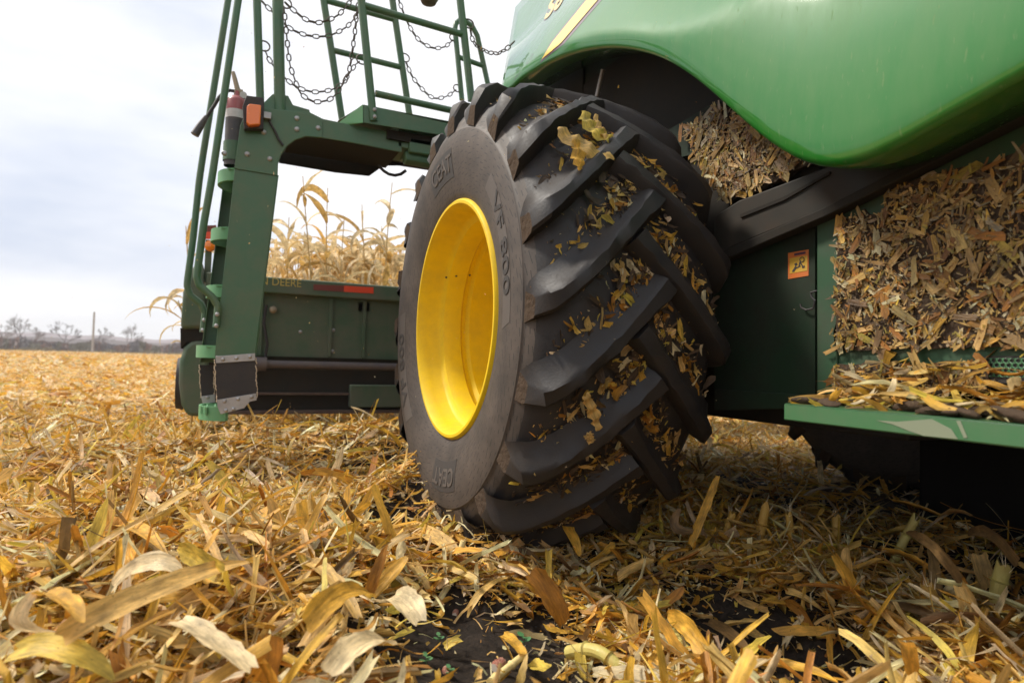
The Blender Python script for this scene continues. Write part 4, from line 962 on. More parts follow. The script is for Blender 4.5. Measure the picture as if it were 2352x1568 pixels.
CORN = [(700, 405, 6.6, 'slim corn plant with drooping leaves nearest the green ladder post', 5, -.15), (757, 432, 6.9, 'corn plant with one upright folded leaf rising between ladder and tyre', 4, .0), (668, 500, 7.2, 'low corn plant just right of the ladder post over the lettering', 7, .0),
        (795, 500, 7.0, 'corn plant with curled leaves above the dark reflector', 7, .05), (835, 470, 7.4, 'tall thin corn plant above the bright red reflector', 6, -.1), (905, 420, 6.6, 'tall corn plant with spreading leaves beside the tyre edge', 6, .1),
        (880, 520, 7.2, 'bushy corn plant half hidden by the tyre', 8, .0), (720, 560, 7.8, 'short pale corn plant in the thick row above the lettering', 9, .0), (640, 560, 7.6, 'short corn plant close against the ladder post', 8, .1), (770, 575, 7.5, 'broad leaved low corn plant in the thick row', 9, .0),
        (820, 560, 8.0, 'leafy corn plant above the end of the bright red reflector', 9, .0), (862, 580, 7.7, 'dense low corn plant left of the tyre', 9, -.05), (690, 585, 7.0, 'low tangled corn plant touching the header beam', 9, .0), (745, 560, 8.4, 'pale corn plant behind the thick row', 8, .0), (905, 560, 8.2, 'low corn plant seen through the gap by the tyre', 8, .0),
        (432, 520, 6.9, 'corn plant with thin leaves left of the ladder handrails', 6, -.1), (415, 690, 6.5, 'corn plant with hanging leaves beside the header end shield', 6, -.2), (440, 620, 7.6, 'sparse corn plant behind the header end shield', 6, -.05), (520, 545, 7.4, 'corn plant seen between handrails and ladder post', 7, .0)]
for c in CORN: corn_plant(c[0], c[1], c[2], c[3], c[4]+(3 if c[0] > 600 else 0), c[5], 1.0 if c[0] > 600 else .85)
for i in range(60):
    corn_plant(corn_seed.uniform(600, 935), corn_seed.uniform(545, 610), corn_seed.uniform(7.6, 11.5), 'low pale corn plant deep inside the dense standing row', 10, corn_seed.normal(0, .3), 1.25)

# ------------------------------------------------------------------ far field edge
tree_seed = np.random.default_rng(5)
def bare_tree(px, ytop, D, label, spread=1.0):
    r = tree_seed; base = at(px, 790, D=D); base[2] = 0; top = at(px, ytop, D=D)[2]
    root = empty('bare_tree', label, 'tree', tuple(base), 'bare trees along the field edge')
    tr, cr = MB(), MB()
    def grow(p, d, L, rad, lv, mb):
        q = p+d*L; mid = (p+q)/2+r.normal(0, L*.05, 3); rad = max(rad, .034); mb.tube([p, mid, q], [rad, rad*.85, max(rad*.65, .03)], 5 if lv < 3 else 3, cap=False)
        if lv >= 6: return
        for k in range(3 if lv < 5 else 4):
            nd = d+r.normal(0, .48*spread, 3)+np.array((0, 0, .18)); nd /= np.linalg.norm(nd)
            grow(q if k else mid+(q-mid)*.5, nd, L*r.uniform(.62, .86), rad*.64, lv+1, cr)
    H = top-0; grow(base, np.array((0, 0, 1.)), H*.32, H*.022, 1, tr)
    tr.build('trunk', M['bark'], root); cr.build('crown', M['twig'], root)
    rebase(root, Vector(base))
M['twig'] = mat('far_twigs', (.13, .105, .10), .9)
for a in ((42, 728, 190, 'large spreading bare tree at the far left field edge', 1.1), (148, 738, 190, 'bare tree with two tall stems left of the utility pole', .9), (235, 755, 200, 'small round bare tree right of the utility pole', 1.0), (295, 752, 230, 'faint bare tree beyond the pole towards the header', 1.0), (78, 750, 215, 'small bare tree behind the large spreading one', .9), (8, 742, 215, 'bare tree cut by the left border of the view', 1.0), (330, 772, 260, 'lowest bare tree close to the green header', 1.0)):
    bare_tree(*a)
def far_things():
    p = at(213, 790, D=150); p[2] = 0; zt = at(215, 716, D=150)[2]
    b = MB(); b.tube([p, np.array((p[0], p[1], zt))], [.28, .2], 8); o = b.build('utility_pole', M['pole']); tag(o, 'pale bare utility pole standing at the far field edge', 'pole')
    # wooded ridge on the skyline
    r = np.random.default_rng(8); V, F = [], []; n = 260
    b = MB(); az = np.linspace(R(-75), R(130), n); rows = []
    for i, a in enumerate(az):
        d = 620; h = 9.0+4*vnoise(i*.03, 2.0, 1)+2.2*r.random(); rows.append([(d*math.sin(a), d*math.cos(a), -3), (d*math.sin(a), d*math.cos(a), h*.7), ((d+30)*math.sin(a), (d+30)*math.cos(a), h), ((d+200)*math.sin(a), (d+200)*math.cos(a), h*.9)])
    for q in rows: b.v += q
    for i in range(n-1):
        for j in range(3): b.f.append((i*4+j, i*4+j+1, (i+1)*4+j+1, (i+1)*4+j)); b.m.append(0)
    o = b.build('hills', mat('wooded_hill', (.17, .15, .17), .95, dust=.6, dust_col=(.20, .14, .13), dust_scale=.03)); tag(o, kind='structure')
    # brush along the edge: thousands of twigs and rusty leaves
    n = 56000; az = r.uniform(R(-42), R(12), n); d = r.uniform(196, 235, n); hmax = 1.6+1.9*vnoise(az*80, d*.02, 1); z = hmax*r.random(n)**.8
    P = np.stack([d*np.sin(az), d*np.cos(az), z], 1); c = np.array([(.15, .115, .115), (.19, .105, .08), (.24, .11, .055), (.13, .11, .115), (.16, .14, .08)])[np.clip((vnoise(az*150, d*.05, 1)*6-.5).astype(int), 0, 4)]*r.uniform(.7, 1.2, (n, 1))
    p = Pile(); p.add(P, r.uniform(0, 6.28, n), r.normal(.9, .5, n), r.uniform(.5, 1.6, n), r.uniform(.10, .4, n), r.normal(0, .5, n), r.uniform(0, 6, n), r.normal(0, 1, n), r.normal(0, .3, n), c, 1, .3, .5)
    o = p.build('brush', M['chip']); tag(o, 'rust brown brush and scrub along the far edge of the field', 'brush', kind='stuff')
    n = 12000; az = r.uniform(R(-42), R(12), n); d = r.uniform(185, 196, n); P = np.stack([d*np.sin(az), d*np.cos(az), .5*r.random(n)*vnoise(az*90, d*.02, 1)*2], 1); c = np.array([(.20, .17, .06), (.26, .20, .08)])[r.integers(0, 2, n)]*r.uniform(.6, 1.1, (n, 1))
    p = Pile(); p.add(P, r.uniform(0, 6.28, n), r.normal(.8, .4, n), r.uniform(.3, .8, n), r.uniform(.1, .3, n), r.normal(0, .5, n), r.uniform(0, 6, n), r.normal(0, 1, n), r.normal(0, .3, n), c, 1, .3, .5)
    o = p.build('weeds', M['chip']); tag(o, 'strip of olive weeds where the stubble field ends', 'weeds', kind='stuff')
far_things()
# ------------------------------------------------------------------ chopped residue over the field
def residue():
    r = np.random.default_rng(3); p = Pile()
    def scatter(n, r0, r1, power, Lr, Wr, nseg, pile, up=.35, tip=.4, dens=lambda x, y: 1.0, az=(-38, 80), pr=(.23, .30, .26, .08, .09, .04), stand=.05, jag=.35):
        a = r.uniform(R(az[0]), R(az[1]), n); u = r.random(n)
        d = (r0**power+(r1**power-r0**power)*u)**(1/power) if power else r0*(r1/r0)**u
        x, y = d*np.sin(a), d*np.cos(a); keep = r.random(n) < (1-.965*bare(x, y))*dens(x, y); x, y = x[keep], y[keep]; m = len(x)
        th = pile*(.25+1.3*vnoise(x, y, 2.6)**1.5)
        under = (x > WX-.05) & (x < 1.75) & (y > 1.75) & (y < 3.7)
        z = ground(x, y)+r.random(m)**1.3*th+.004
        L = r.uniform(*Lr, m)*(.55+.75*r.random(m)); W = np.minimum(r.uniform(*Wr, m), L*.45)
        L[under] *= .6; L *= 1-.5*bare(x, y); pit = r.normal(0, up, m); big = r.random(m) < stand; pit[big] = r.uniform(.5, 1.25, big.sum()); z += np.abs(np.sin(pit))*L*.33
        p.add(np.stack([x, y, z], 1), r.uniform(0, 6.28, m), pit, L, W, r.normal(0, .62, m), r.normal(0, .55, m), r.normal(0, .8, m), np.where(r.random(m) < .22, r.uniform(.8, 1.35, m), r.normal(0, .35, m)), tints(m, pr), nseg, np.where(r.random(m) < tip, r.uniform(.3, .62, m), .0), jag)
    shade_thinning = lambda x, y: np.where((x > 2.15) & (y < 3.6), .20, 1.0)  # residue thinned under the machine so bare dark soil imitates deeper shade
    scatter(5000, .9, 3.4, 1.7, (.09, .30), (.005, .016), 7, .10, dens=shade_thinning, tip=.3, up=.34)                       # shredded ribbons
    scatter(1900, .95, 2.3, 1.7, (.13, .32), (.014, .040), 8, .10, dens=shade_thinning, tip=.35, up=.32, stand=.10, jag=.4)                       # whole husks near by
    scatter(7000, .9, 3.4, 1.7, (.10, .30), (.010, .040), 7, .085, dens=shade_thinning, tip=.25, up=.28)                       # broad pieces
    scatter(28500, .9, 3.4, 1.8, (.02, .085), (.006, .030), 3, .075, dens=shade_thinning, jag=.6, tip=.15)             # chopped bits
    scatter(35000, .9, 3.6, 1.9, (.012, .06), (.002, .009), 2, .085, dens=shade_thinning, jag=.5, tip=.3, up=.4, pr=(.34, .3, .18, .08, .06, .04))
    scatter(14000, .9, 3.4, 1.8, (.05, .16), (.003, .008), 3, .08, dens=shade_thinning, pr=(.35, .25, .15, .08, .13, .04), tip=.1)   # strips and stems
    scatter(10500, 3.3, 9, 1.5, (.10, .32), (.006, .02), 5, .11, dens=shade_thinning, up=.35, tip=.3)
    scatter(26000, 3.3, 9, 1.5, (.09, .30), (.011, .042), 5, .10, dens=shade_thinning, up=.25, tip=.2)
    scatter(48000, 3.3, 9, 1.5, (.02, .10), (.004, .026), 2, .10, dens=shade_thinning, pr=(.28, .32, .2, .09, .07, .04))
    scatter(38000, 8.5, 34, 1.2, (.08, .26), (.03, .085), 2, .10, az=(-34, 66), up=.2, stand=.02, tip=.1, pr=(.3, .34, .24, .06, .04, .02))
    scatter(20000, 32, 190, 1.0, (.3, .7), (.08, .22), 1, .10, az=(-34, 16), up=.12, stand=0, tip=.1, pr=(.3, .38, .25, .03, .03, .01))
    o = p.build('corn_residue', M['leaf']); tag(o, 'chopped golden corn husks and stems covering the harvested field', 'crop residue', kind='stuff')
residue()

def tyre_residue():
    """bits of husk caught between the bars of the tyre"""
    r = np.random.default_rng(17); n = 7500; p = Pile()
    k = r.integers(-4, 6, n); a = np.clip(np.where(r.random(n) < .7, r.normal(.38, .12, n), r.uniform(.05, .74, n)), .05, .74); t = np.where(a < .445, a/.445, (.78-a)/.445)
    base = R(-18.4)+np.where(a < .445, k, k+.5)*R(18); phi = base+.40*t**1.25+R(9)+np.where(r.random(n) < .75, r.normal(0, .05, n), r.uniform(-.12, .16, n))-.03
    rr = np.array([carcass_r(q) for q in a])+.004+.02*r.random(n)**2
    P = np.stack([WX+a, WY-rr*np.cos(phi), WZ+rr*np.sin(phi)], 1)
    L = .006+.055*r.random(n)**3.4; W = L*r.uniform(.16, .6, n)
    V, U = leaf_arrays(np.zeros((n, 3)), np.zeros(n), r.normal(0, .2, n), L, W, r.normal(0, .5, n), r.normal(0, .35, n), r.normal(0, .4, n), r.normal(0, .3, n), 3, .2, .5)
    q = r.uniform(0, 6.28, n)[:, None]; lx, ly, lz = V[..., 0]*np.cos(q)-V[..., 1]*np.sin(q), V[..., 0]*np.sin(q)+V[..., 1]*np.cos(q), np.abs(V[..., 2])
    ex = np.array((1, 0, 0.)); et = np.stack([np.zeros(n), np.sin(phi), np.cos(phi)], 1); er = np.stack([np.zeros(n), -np.cos(phi), np.sin(phi)], 1)
    Wd = P[:, None, :]+lx[..., None]*ex+ly[..., None]*et[:, None]+lz[..., None]*er[:, None]
    f, kk = leaf_faces(n, 3); c = tints(n, (.14, .3, .22, .18, .10, .06))*.85
    dk = r.random(n) < .45; c[dk] = np.array((.10, .062, .036))*r.uniform(.5, 1.4, (dk.sum(), 1))
    o = np_mesh('corn_residue', Wd.reshape(-1, 3), f, U.reshape(-1, 2), np.repeat(c, kk, 0), M['leaf']); tag(o, 'bits of tan husk and leaf packed between the black tyre lugs', 'crop residue', kind='stuff')
tyre_residue()

# ------------------------------------------------------------------ single leaves and stems that stand out, each a thing of its own
hero_seed = np.random.default_rng(33)
def lz(px, py): 
    p = at(px, py, Z=.06); return float(ground(p[0], p[1]))
def hero(x1, y1, x2, y2, w, tint, label, kind='lie', h=.05, arc=.04, tw=.5, tipt=.1, fold=.3, back=.04):
    r = hero_seed
    p0 = at(x1, y1, Z=lz(x1, y1)+h); d0 = depth(p0)
    if kind == 'lie': p1 = at(x2, y2, Z=lz(x2, y2)+h+.03)
    else: p1 = at(x2, y2, D=d0+back)
    K = 11; ts = np.linspace(0, 1, K); L = np.linalg.norm(p1-p0); tg = (p1-p0)/L
    view = (p0+p1)/2-CAM; view /= np.linalg.norm(view)
    perp = np.array((0, 0, 1.)) if kind == 'lie' else np.cross(view, tg)
    path = [p0+(p1-p0)*t+perp*arc*4*t*(1-t) for t in ts]
    side = np.cross(tg, view); side /= np.linalg.norm(side); nrm = np.cross(side, tg)
    if kind == 'lie': b0 = .45+.5*r.random()
    else: b0 = r.normal(0, .35)
    sd = np.array([side*math.cos(b0+tw*(t-.5))+nrm*math.sin(b0+tw*(t-.5)) for t in ts])
    wid = w*np.interp(ts, [0, .12, .35, .65, .88, 1], [.72, .92, 1, .95, .55+.45*tipt, tipt])
    o = ribbon(path, wid, sd, fold, TINTS[TNAME[tint]]*r.uniform(.92, 1.1), .10, 'dry_leaf')
    tag(o, label, 'corn leaf', 'loose dry corn leaves that stand out in the residue'); return o
HERO = [
 (141, 1461, 571, 1291, .058, 'tan', 'longest tan corn leaf lying slantwise across the left foreground residue', 'lie', .10, .02, .5, .3),
 (410, 1428, 567, 1540, .060, 'cream', 'broad cream leaf with pale face below the longest tan leaf', 'lie', .11, .01, .3, .8),
 (580, 1565, 613, 1461, .070, 'rust', 'wide orange brown leaf standing right of the broad cream leaf', 'stand', .07, .01, .4, .6),
 (225, 1222, 385, 1275, .048, 'gold', 'arched golden leaf with pointed end above the longest tan leaf', 'lie', .08, .05, .5, .12),
 (182, 1287, 248, 1142, .045, 'yellow', 'upright yellow leaf with split tip in the left residue', 'stand', .04, .01, .5, .1),
 (513, 1316, 410, 1254, .060, 'yellow', 'short broad yellow leaf touching the upper end of the longest tan leaf', 'lie', .10, .0, .3, .4),
 (646, 1254, 617, 1142, .052, 'tan', 'upright tan leaf beside the broken cane with the dark node', 'stand', .05, .01, .4, .3),
 (861, 1128, 683, 1088, .055, 'rust', 'long rust coloured leaf lying towards the bottom of the tyre', 'lie', .08, .05, .4, .1),
 (741, 1134, 787, 1026, .045, 'cream', 'upright cream leaf left of the tyre', 'stand', .04, .01, .5, .2),
 (280, 1012, 348, 962, .045, 'yellow', 'yellow leaf of the bright tuft below the lowest ladder step', 'stand', .05, .01, .4, .1),
 (278, 1010, 326, 950, .040, 'yellow', 'steepest leaf of the bright yellow tuft left of the ladder', 'stand', .05, -.01, .4, .1),
 (124, 1453, 91, 1349, .034, 'cream', 'curled cream leaf at the left side of the foreground', 'stand', .05, -.05, .9, .2),
 (95, 1366, 182, 1428, .050, 'gold', 'golden leaf hanging down beside the curled cream leaf', 'lie', .13, .02, .5, .3),
 (262, 1346, 420, 1318, .050, 'cream', 'flat pale leaf with ribbed face just under the golden arched leaf', 'lie', .07, .04, .3, .2),
 (66, 1117, 120, 1175, .050, 'rust', 'dark orange folded leaf at the left side below the field edge', 'lie', .08, .03, .9, .3),
 (621, 1316, 704, 1262, .060, 'tan', 'square ended tan leaf lying behind the upright broken cane', 'lie', .07, .0, .2, .9),
 (704, 1291, 820, 1418, .045, 'tan', 'leaning tan leaf with narrow top right of the broken cane', 'lie', .10, .03, .5, .6),
 (534, 1142, 476, 1060, .055, 'yellow', 'broad pale yellow leaf leaning up in the middle left residue', 'stand', .05, .01, .3, .5),
 (323, 1126, 364, 1076, .050, 'cream', 'striped cream leaf left of the broad pale yellow leaf', 'stand', .04, .01, .3, .6),
 (250, 935, 163, 876, .040, 'gold', 'dark golden leaf bent over in the distance left of the ladder', 'stand', .05, -.03, .4, .1),
 (268, 1008, 236, 930, .030, 'gold', 'slim golden leaf sticking up in front of the bent one', 'stand', .05, -.01, .4, .1),
 (938, 1211, 1044, 1269, .070, 'tan', 'broad ribbed tan leaf lying in front of the tyre', 'lie', .08, .02, .3, .7),
 (1047, 1269, 1046, 1180, .036, 'gold', 'thin golden leaf standing upright against the tyre bottom', 'stand', .04, .0, .4, .2),
 (791, 1204, 863, 1105, .040, 'gold', 'leaning golden leaf with narrow tip left of the tyre bottom', 'stand', .05, .02, .6, .1),
 (1293, 1436, 1225, 1313, .075, 'rust', 'large orange folded leaf with curled top beside the bare soil', 'stand', .05, .01, .8, .8),
 (839, 1381, 890, 1250, .036, 'rust', 'dark orange leaf standing at the edge of the near mound', 'stand', .06, .0, .5, .1),
 (842, 1375, 938, 1279, .050, 'gold', 'broad golden leaf fanning out beside the dark orange one', 'stand', .06, .0, .5, .4),
 (900, 1372, 962, 1432, .075, 'cream', 'very pale wide leaf on top of the mound left of the bare soil', 'lie', .16, .02, .3, .5),
 (1020, 1487, 1058, 1467, .030, 'yellow', 'small green yellow leaf piece lying on the bare soil', 'lie', .02, .004, .2, .8),
 (1153, 1458, 1198, 1501, .036, 'gold', 'folded golden leaf piece on bare soil beside the pale stem', 'lie', .03, .01, .5, .8),
 (1218, 1522, 1256, 1540, .045, 'yellow', 'square yellow leaf scrap at the lower edge of the bare soil', 'lie', .02, .0, .2, .9),
 (1979, 1443, 1917, 1271, .050, 'gold', 'long golden leaf hanging from the cane stub in the right stubble', 'stand', .04, .02, .5, .6),
 (1964, 1375, 1946, 1256, .042, 'tan', 'second tan leaf hanging beside the long golden leaf', 'stand', .05, -.01, .4, .4),
 (2092, 1486, 2023, 1399, .036, 'tan', 'tan leaf leaning on the stubble right of the long golden leaf', 'stand', .04, .02, .5, .4),
 (2090, 1500, 2234, 1490, .034, 'yellow', 'yellow leaf curved like a bow at the foot of the right stubble', 'lie', .03, -.02, .5, .2),
 (2271, 1355, 2245, 1267, .055, 'tan', 'rectangular tan leaf standing near the right border', 'stand', .06, .0, .2, .9),
 (2209, 1333, 2081, 1223, .034, 'grey', 'grey brown leaf arched over the tall cane stub', 'lie', .20, .03, .5, .2),
 (2340, 1292, 2223, 1227, .038, 'grey', 'drooping grey leaf by the right border under the step plate', 'lie', .22, .04, .5, .2),
 (2209, 1472, 2205, 1340, .050, 'tan', 'curled tan leaf hanging between two cane stubs at right', 'stand', .04, .02, .9, .7),
 (1632, 1518, 1533, 1413, .060, 'gold', 'wide golden brown leaf lying in the centre right foreground', 'lie', .08, .03, .5, .3),
 (1624, 1428, 1712, 1490, .045, 'grey', 'speckled grey leaf sheath across the bare soil', 'lie', .05, .01, .3, .7),
 (1722, 1448, 1752, 1470, .040, 'tan', 'small square tan scrap on the soil beside the speckled sheath', 'lie', .03, .0, .2, .9),
 (1873, 1464, 1803, 1384, .040, 'rust', 'brown leaf sloping down the right soil patch', 'lie', .05, .03, .5, .4),
 (1697, 1523, 1925, 1567, .040, 'gold', 'long golden stem leaf along the bottom edge', 'lie', .06, .02, .4, .3),
 (1592, 1223, 1562, 1168, .040, 'grey', 'grey curled leaf in the shade behind the tyre', 'stand', .05, -.05, .5, .4),
 (1584, 1253, 1650, 1092, .036, 'gold', 'tall leaning leaf rising into the shade under the machine', 'stand', .05, .0, .5, .5),
 (1290, 1195, 1330, 1275, .045, 'gold', 'golden leaf leaning on the residue below the tyre tread', 'lie', .06, .02, .4, .4),
 (1420, 1330, 1500, 1290, .050, 'tan', 'pale brown leaf with torn ends right of the large orange leaf', 'lie', .07, .01, .3, .8),
 (30, 1500, 260, 1560, .050, 'yellow', 'yellow leaf edge along the lower left corner', 'lie', .08, .03, .4, .2),
 (760, 1540, 900, 1480, .060, 'cream', 'cream leaf on the nearest mound at the bottom centre', 'lie', .15, .03, .5, .4),
 (700, 1440, 860, 1370, .055, 'gold', 'golden leaf crossing the top of the nearest mound', 'lie', .14, .04, .5, .2),
]
for q in HERO:
    hero(*q[:7], kind=q[7], h=q[8], arc=q[9], tw=q[10], tipt=q[11])

def cane(x1, y1, x2, y2, r0, label, col='cane', h=-.02, back=.03, lie=False, name='corn_stub', cat='corn stub', grp='cut corn canes standing in the stubble'):
    r = hero_seed; p0 = at(x1, y1, Z=lz(x1, y1)+h); p1 = at(x2, y2, Z=lz(x2, y2)+h+.02) if lie else at(x2, y2, D=depth(p0)+back)
    L = np.linalg.norm(p1-p0); ts = np.unique(np.concatenate([np.linspace(0, 1, 12), [.30, .315, .33, .74, .755, .77]]))
    rad = [r0*1.22*(1+(.28 if abs(t-.315) < .008 or abs(t-.755) < .008 else 0)-.12*t) for t in ts]
    b = MB(); bend = r.normal(0, .012, 3); b.tube([p0+(p1-p0)*t+bend*math.sin(math.pi*t) for t in ts], rad, 12)
    nd = len(b.v)-12                                                  # ragged cut end
    t_ = (p1-p0)/L
    for k in range(12): b.v[nd+k] = tuple(np.array(b.v[nd+k])+t_*r.uniform(-.012, .018))
    o = b.build(name, M[col]); tag(o, label, cat, grp)
    f = MB()
    for k in range(7): q = p1+r.normal(0, r0*.5, 3)-t_*.01; f.tube([q, q+t_*r.uniform(.01, .05)+r.normal(0, .008, 3)], [.0013, .0004], 4)
    f.build('fibres', M['fibre'], o)
    lf = ribbon([p0+(p1-p0)*t*.62+np.array((0, 0, .0))+(np.cross(_fw, t_))*(r0*1.2+.02*t) for t in np.linspace(0, 1, 7)], r0*1.5*np.array([1, 1.1, 1.1, 1, .8, .5, .15]), np.cross(t_, _fw), .6, TINTS[r.choice([1, 2, 0])], .1, 'sheath', o)
M['cane'] = mat('cut_cane', (.58, .37, .075), .42, dust=.55, dust_col=(.38, .19, .035), dust_scale=26, stretch=(1, 1, .35), bump=.3, bump_scale=90)
M['cane_g'] = mat('green_cane', (.52, .46, .13), .42, dust=.5, dust_col=(.42, .27, .07), dust_scale=24, stretch=(1, 1, .35), bump=.3)
M['cane_p'] = mat('pale_cane', (.76, .62, .28), .45, dust=.4, dust_col=(.55, .36, .11), dust_scale=30, bump=.3)
M['fibre'] = mat('cane_fibre', (.75, .62, .42), .8)
for q in ((733, 1267, 714, 1151, .016, 'broken cane with dark node standing in the left residue', 'cane'),
          (1672, 1275, 1683, 1180, .013, 'first cane stub from the tyre in the shaded stubble', 'cane'), (1734, 1322, 1760, 1158, .017, 'thickest yellow cane stub with jagged top behind the tyre', 'cane'), (1716, 1337, 1730, 1249, .011, 'short slim cane leaning on the thickest yellow stub', 'cane_g'),
          (1811, 1297, 1811, 1176, .013, 'straight upright cane stub in the middle of the right stubble', 'cane'), (1917, 1275, 1920, 1187, .016, 'orange cane stub with split top above the long golden leaf', 'cane'), (2034, 1351, 2103, 1191, .014, 'tall slanting cane stub with clean cut top', 'cane_g'),
          (2158, 1505, 2128, 1348, .016, 'knotted cane stub leaning left near the right border', 'cane'), (2307, 1465, 2307, 1297, .020, 'pale green wide stub at the right border', 'cane_g'), (2066, 1428, 2074, 1326, .017, 'brown cane stub in the shade behind the curled tan leaf', 'cane'), (1985, 1420, 1985, 1290, .012, 'thin cane stub behind the long golden leaf', 'cane_g')):
    cane(*q[:6], col=q[6])
for q in ((1640, 1330, 1655, 1225, .013, 'golden cane stub left of the first shaded stub', 'cane'), (1870, 1385, 1852, 1262, .014, 'yellow cane stub leaning left in front of the straight upright stub', 'cane'), (2240, 1420, 2262, 1300, .015, 'yellow cane stub leaning right beside the rectangular tan leaf', 'cane')):
    cane(*q[:6], col=q[6])
for q in ((1040, 1327, 1063, 1247, .010, 'pale bent stem standing on bare soil in front of the tyre', 'cane_p', False), (1126, 1566, 1201, 1505, .009, 'pale jointed stem lying on the bare soil at the bottom', 'cane_p', True), (1307, 1498, 1423, 1535, .016, 'thick yellow green stem lying right of the bare soil', 'cane_g', True), (1515, 1420, 1585, 1500, .013, 'pale green stem with split end beside the wide golden brown leaf', 'cane_g', True)):
    cane(q[0], q[1], q[2], q[3], q[4], q[5], q[6], h=.025 if q[7] else -.01, lie=q[7], name='corn_cane', cat='corn cane', grp='loose corn stems on the soil')
# broken cobs and kernels on the soil
def cob(px, py, rad, L, label, yaw):
    p = at(px, py, Z=lz(px, py)+rad*.6); b = MB(); r = hero_seed
    d = np.array((math.cos(yaw), math.sin(yaw), .15)); h = np.cross(d, (0, 0, 1.)); h /= np.linalg.norm(h); w = np.cross(h, d)
    rows = 9; seg = 18
    for i in range(rows):
        t = i/(rows-1); rr = rad*(1-.25*abs(2*t-1)**3)
        for j in range(seg):
            q = 2*math.pi*j/seg; k = rr*(1+.16*((i+j) % 2)+r.normal(0, .03)); b.v.append(tuple(p+d*L*(t-.5)+k*(math.cos(q)*h+math.sin(q)*w)))
    for i in range(rows-1):
        for j in range(seg): b.f.append((i*seg+j, i*seg+(j+1) % seg, (i+1)*seg+(j+1) % seg, (i+1)*seg+j)); b.m.append(0)
    b.f += [tuple(range(seg-1, -1, -1)), tuple(range((rows-1)*seg, rows*seg))]; b.m += [1, 1]
    o = b.build('corn_cob', [M['cob'], M['pith']], smooth=20); tag(o, label, 'corn cob', 'broken corn cobs on the soil')
cob(1146, 1527, .016, .035, 'round red cob end on bare soil beside the pale jointed stem', .4)
cob(1027, 1540, .010, .022, 'tiny red and white cob crumb at the bottom of the soil', 2.0)
cob(1046, 1407, .009, .024, 'red cob crumb by the wide pale leaf on the mound', 1.0)
cob(1745, 1362, .014, .045, 'split cob with white core on the soil below the thick stub', .9)
# seedlings
def seedling(px, py, h, label):
    p = at(px, py, Z=lz(px, py)); r = hero_seed
    root = empty('seedling', label, 'seedling', tuple(p), 'green seedlings on the bare soil')
    b = MB(); b.tube([p-np.array((0, 0, .005)), p+np.array((.002, 0, h))], .0012, 5); b.build('stem', M['sprout'], root)
    for k in range(4):
        a = k*1.57+r.normal(0, .3); d = np.array((math.cos(a), math.sin(a), .3)); s = np.array((-math.sin(a), math.cos(a), 0)); z0 = p+np.array((0, 0, h*(.6+.4*(k % 2)))); m = MB(); w = h*.28
        c = [z0, z0+d*h*.3+s*w, z0+d*h*.62+s*w*.8, z0+d*h*.75, z0+d*h*.62-s*w*.8, z0+d*h*.3-s*w]
        m.prism(c, (0, 0, .0008)); m.build('leaf', M['sprout'], root)
    rebase(root, Vector(p))
for q in ((1203, 1490, .035, 'tallest green seedling beside the folded golden leaf piece'), (1008, 1478, .022, 'green seedling left of the small green yellow leaf piece'), (978, 1530, .025, 'green seedling at the foot of the near mound'), (1122, 1394, .018, 'tiny green seedling under the pale bent stem'), (1032, 1555, .022, 'low green seedling at the bottom edge by the cob crumb')): seedling(*q)
# leaves lodged in the tyre tread
def lodged(pts, w, tint, label):
    P = [on_wheel(x, y, 1.035) for x, y in pts]; P = [p for p in P if p is not None]
    P = np.array(P); w = np.interp(np.linspace(0, 1, 14), np.linspace(0, 1, len(w)), w); P = np.array([[np.interp(t, np.linspace(0, 1, len(P)), P[:, j]) for j in range(3)] for t in np.linspace(0, 1, 14)])
    k = len(P); nrm = [np.array((0, p[1]-WY, p[2]-WZ)) for p in P]; nrm = [q/np.linalg.norm(q) for q in nrm]
    tg = np.gradient(np.array(P), axis=0); sd = np.array([np.cross(t, q) for t, q in zip(tg, nrm)])
    o = ribbon([p+q*(.012+.008*math.sin(i*1.7)) for i, (p, q) in enumerate(zip(P, nrm))], w, sd, .25, TINTS[TNAME[tint]]*.95, .26, 'torn_leaf')
    tag(o, label, 'torn leaf', 'torn leaves lodged in the tyre tread')
lodged([(1282, 298), (1305, 318), (1335, 335), (1365, 352), (1408, 370)], np.array([.02, .085, .11, .075, .012]), 'tan', 'largest torn leaf lodged high on the tyre tread')
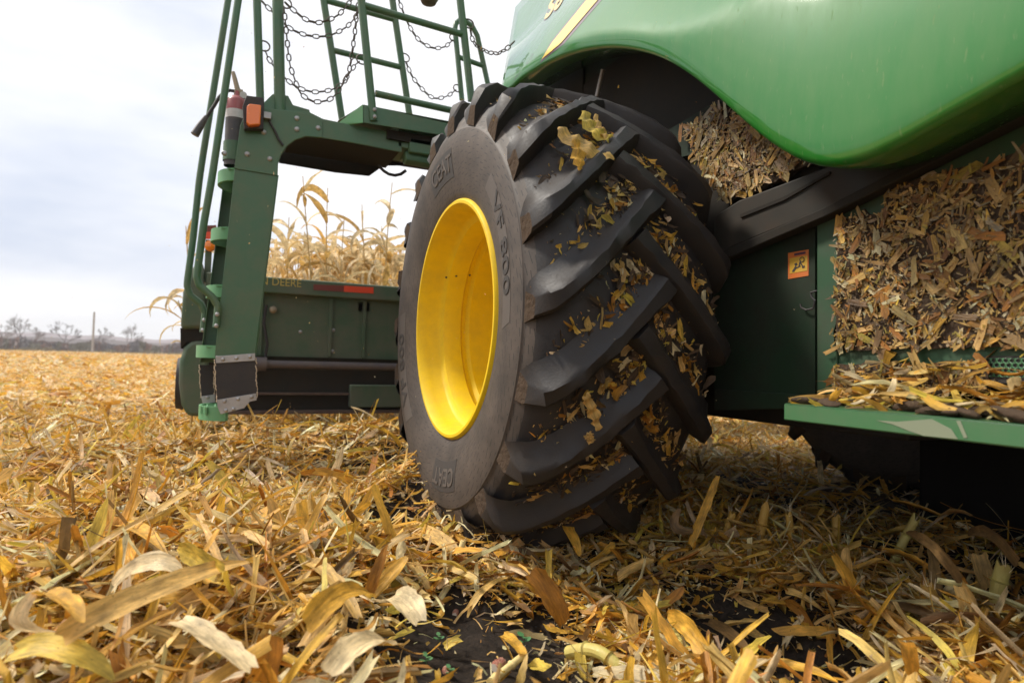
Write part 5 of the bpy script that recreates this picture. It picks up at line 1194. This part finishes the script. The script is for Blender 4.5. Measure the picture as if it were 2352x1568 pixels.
lodged([(1340, 262), (1352, 285), (1375, 308), (1402, 325)], np.array([.03, .07, .08, .05]), 'yellow', 'ragged yellow leaf piled above the largest torn leaf on the tyre')
lodged([(1318, 325), (1325, 350), (1328, 378), (1326, 396)], np.array([.04, .05, .04, .012]), 'gold', 'orange strip hanging below the largest torn leaf on the tyre')
lodged([(1365, 270), (1372, 295), (1390, 322)], np.array([.012, .035, .03]), 'tan', 'small upright scrap behind the ragged yellow leaf on the tyre')
lodged([(1340, 905), (1360, 945), (1372, 985)], np.array([.025, .04, .02]), 'tan', 'tan husk strip stuck low in the tyre tread')
lodged([(1345, 990), (1356, 1010)], np.array([.03, .03]), 'tan', 'square tan chip stuck on a low tyre lug')
# chaff in the air
def chaff():
    r = np.random.default_rng(2); n = 340; px = r.uniform(0, 2352, n); py = r.uniform(0, 1150, n); D = r.uniform(1.3, 4.5, n)
    P = np.array([at(a, b_, D=c) for a, b_, c in zip(px, py, D)]); ok = (P[:, 2] > .25) & ~((P[:, 0] > 1.4) & (P[:, 1] < 3.2)); P = P[ok]; n = len(P)
    p = Pile(); p.add(P, r.uniform(0, 6.28, n), r.uniform(-1.5, 1.5, n), r.uniform(.002, .008, n), r.uniform(.001, .003, n), r.normal(0, .8, n), r.uniform(0, 6, n), r.normal(0, 1, n), r.normal(0, .3, n), tints(n, (.5, .3, .1, .1, 0, 0)), 2, .2, .4)
    tag(p.build('chaff', M['leaf']), 'specks of pale chaff drifting in the air around the machine', 'chaff', kind='stuff')
chaff()
rebase(combine, Vector((2.7, 2.0, 0)))

# thin autumn air: far things pale a little
hz = MB(); hz.box((0, 0, 12.0), (1720, 1720, 36.0)); haze = hz.build('haze', [], smooth=0)
hm = bpy.data.materials.new('haze'); hm.use_nodes = True; hm.node_tree.nodes.clear()
ho = N(hm.node_tree.nodes, 'ShaderNodeOutputMaterial'); hv = N(hm.node_tree.nodes, 'ShaderNodeVolumePrincipled')
hv.inputs['Color'].default_value = (.93, .93, .95, 1); hv.inputs['Density'].default_value = .0008
hm.node_tree.links.new(hv.outputs[0], ho.inputs['Volume']); haze.data.materials.append(hm)
tag(haze, kind='stuff')
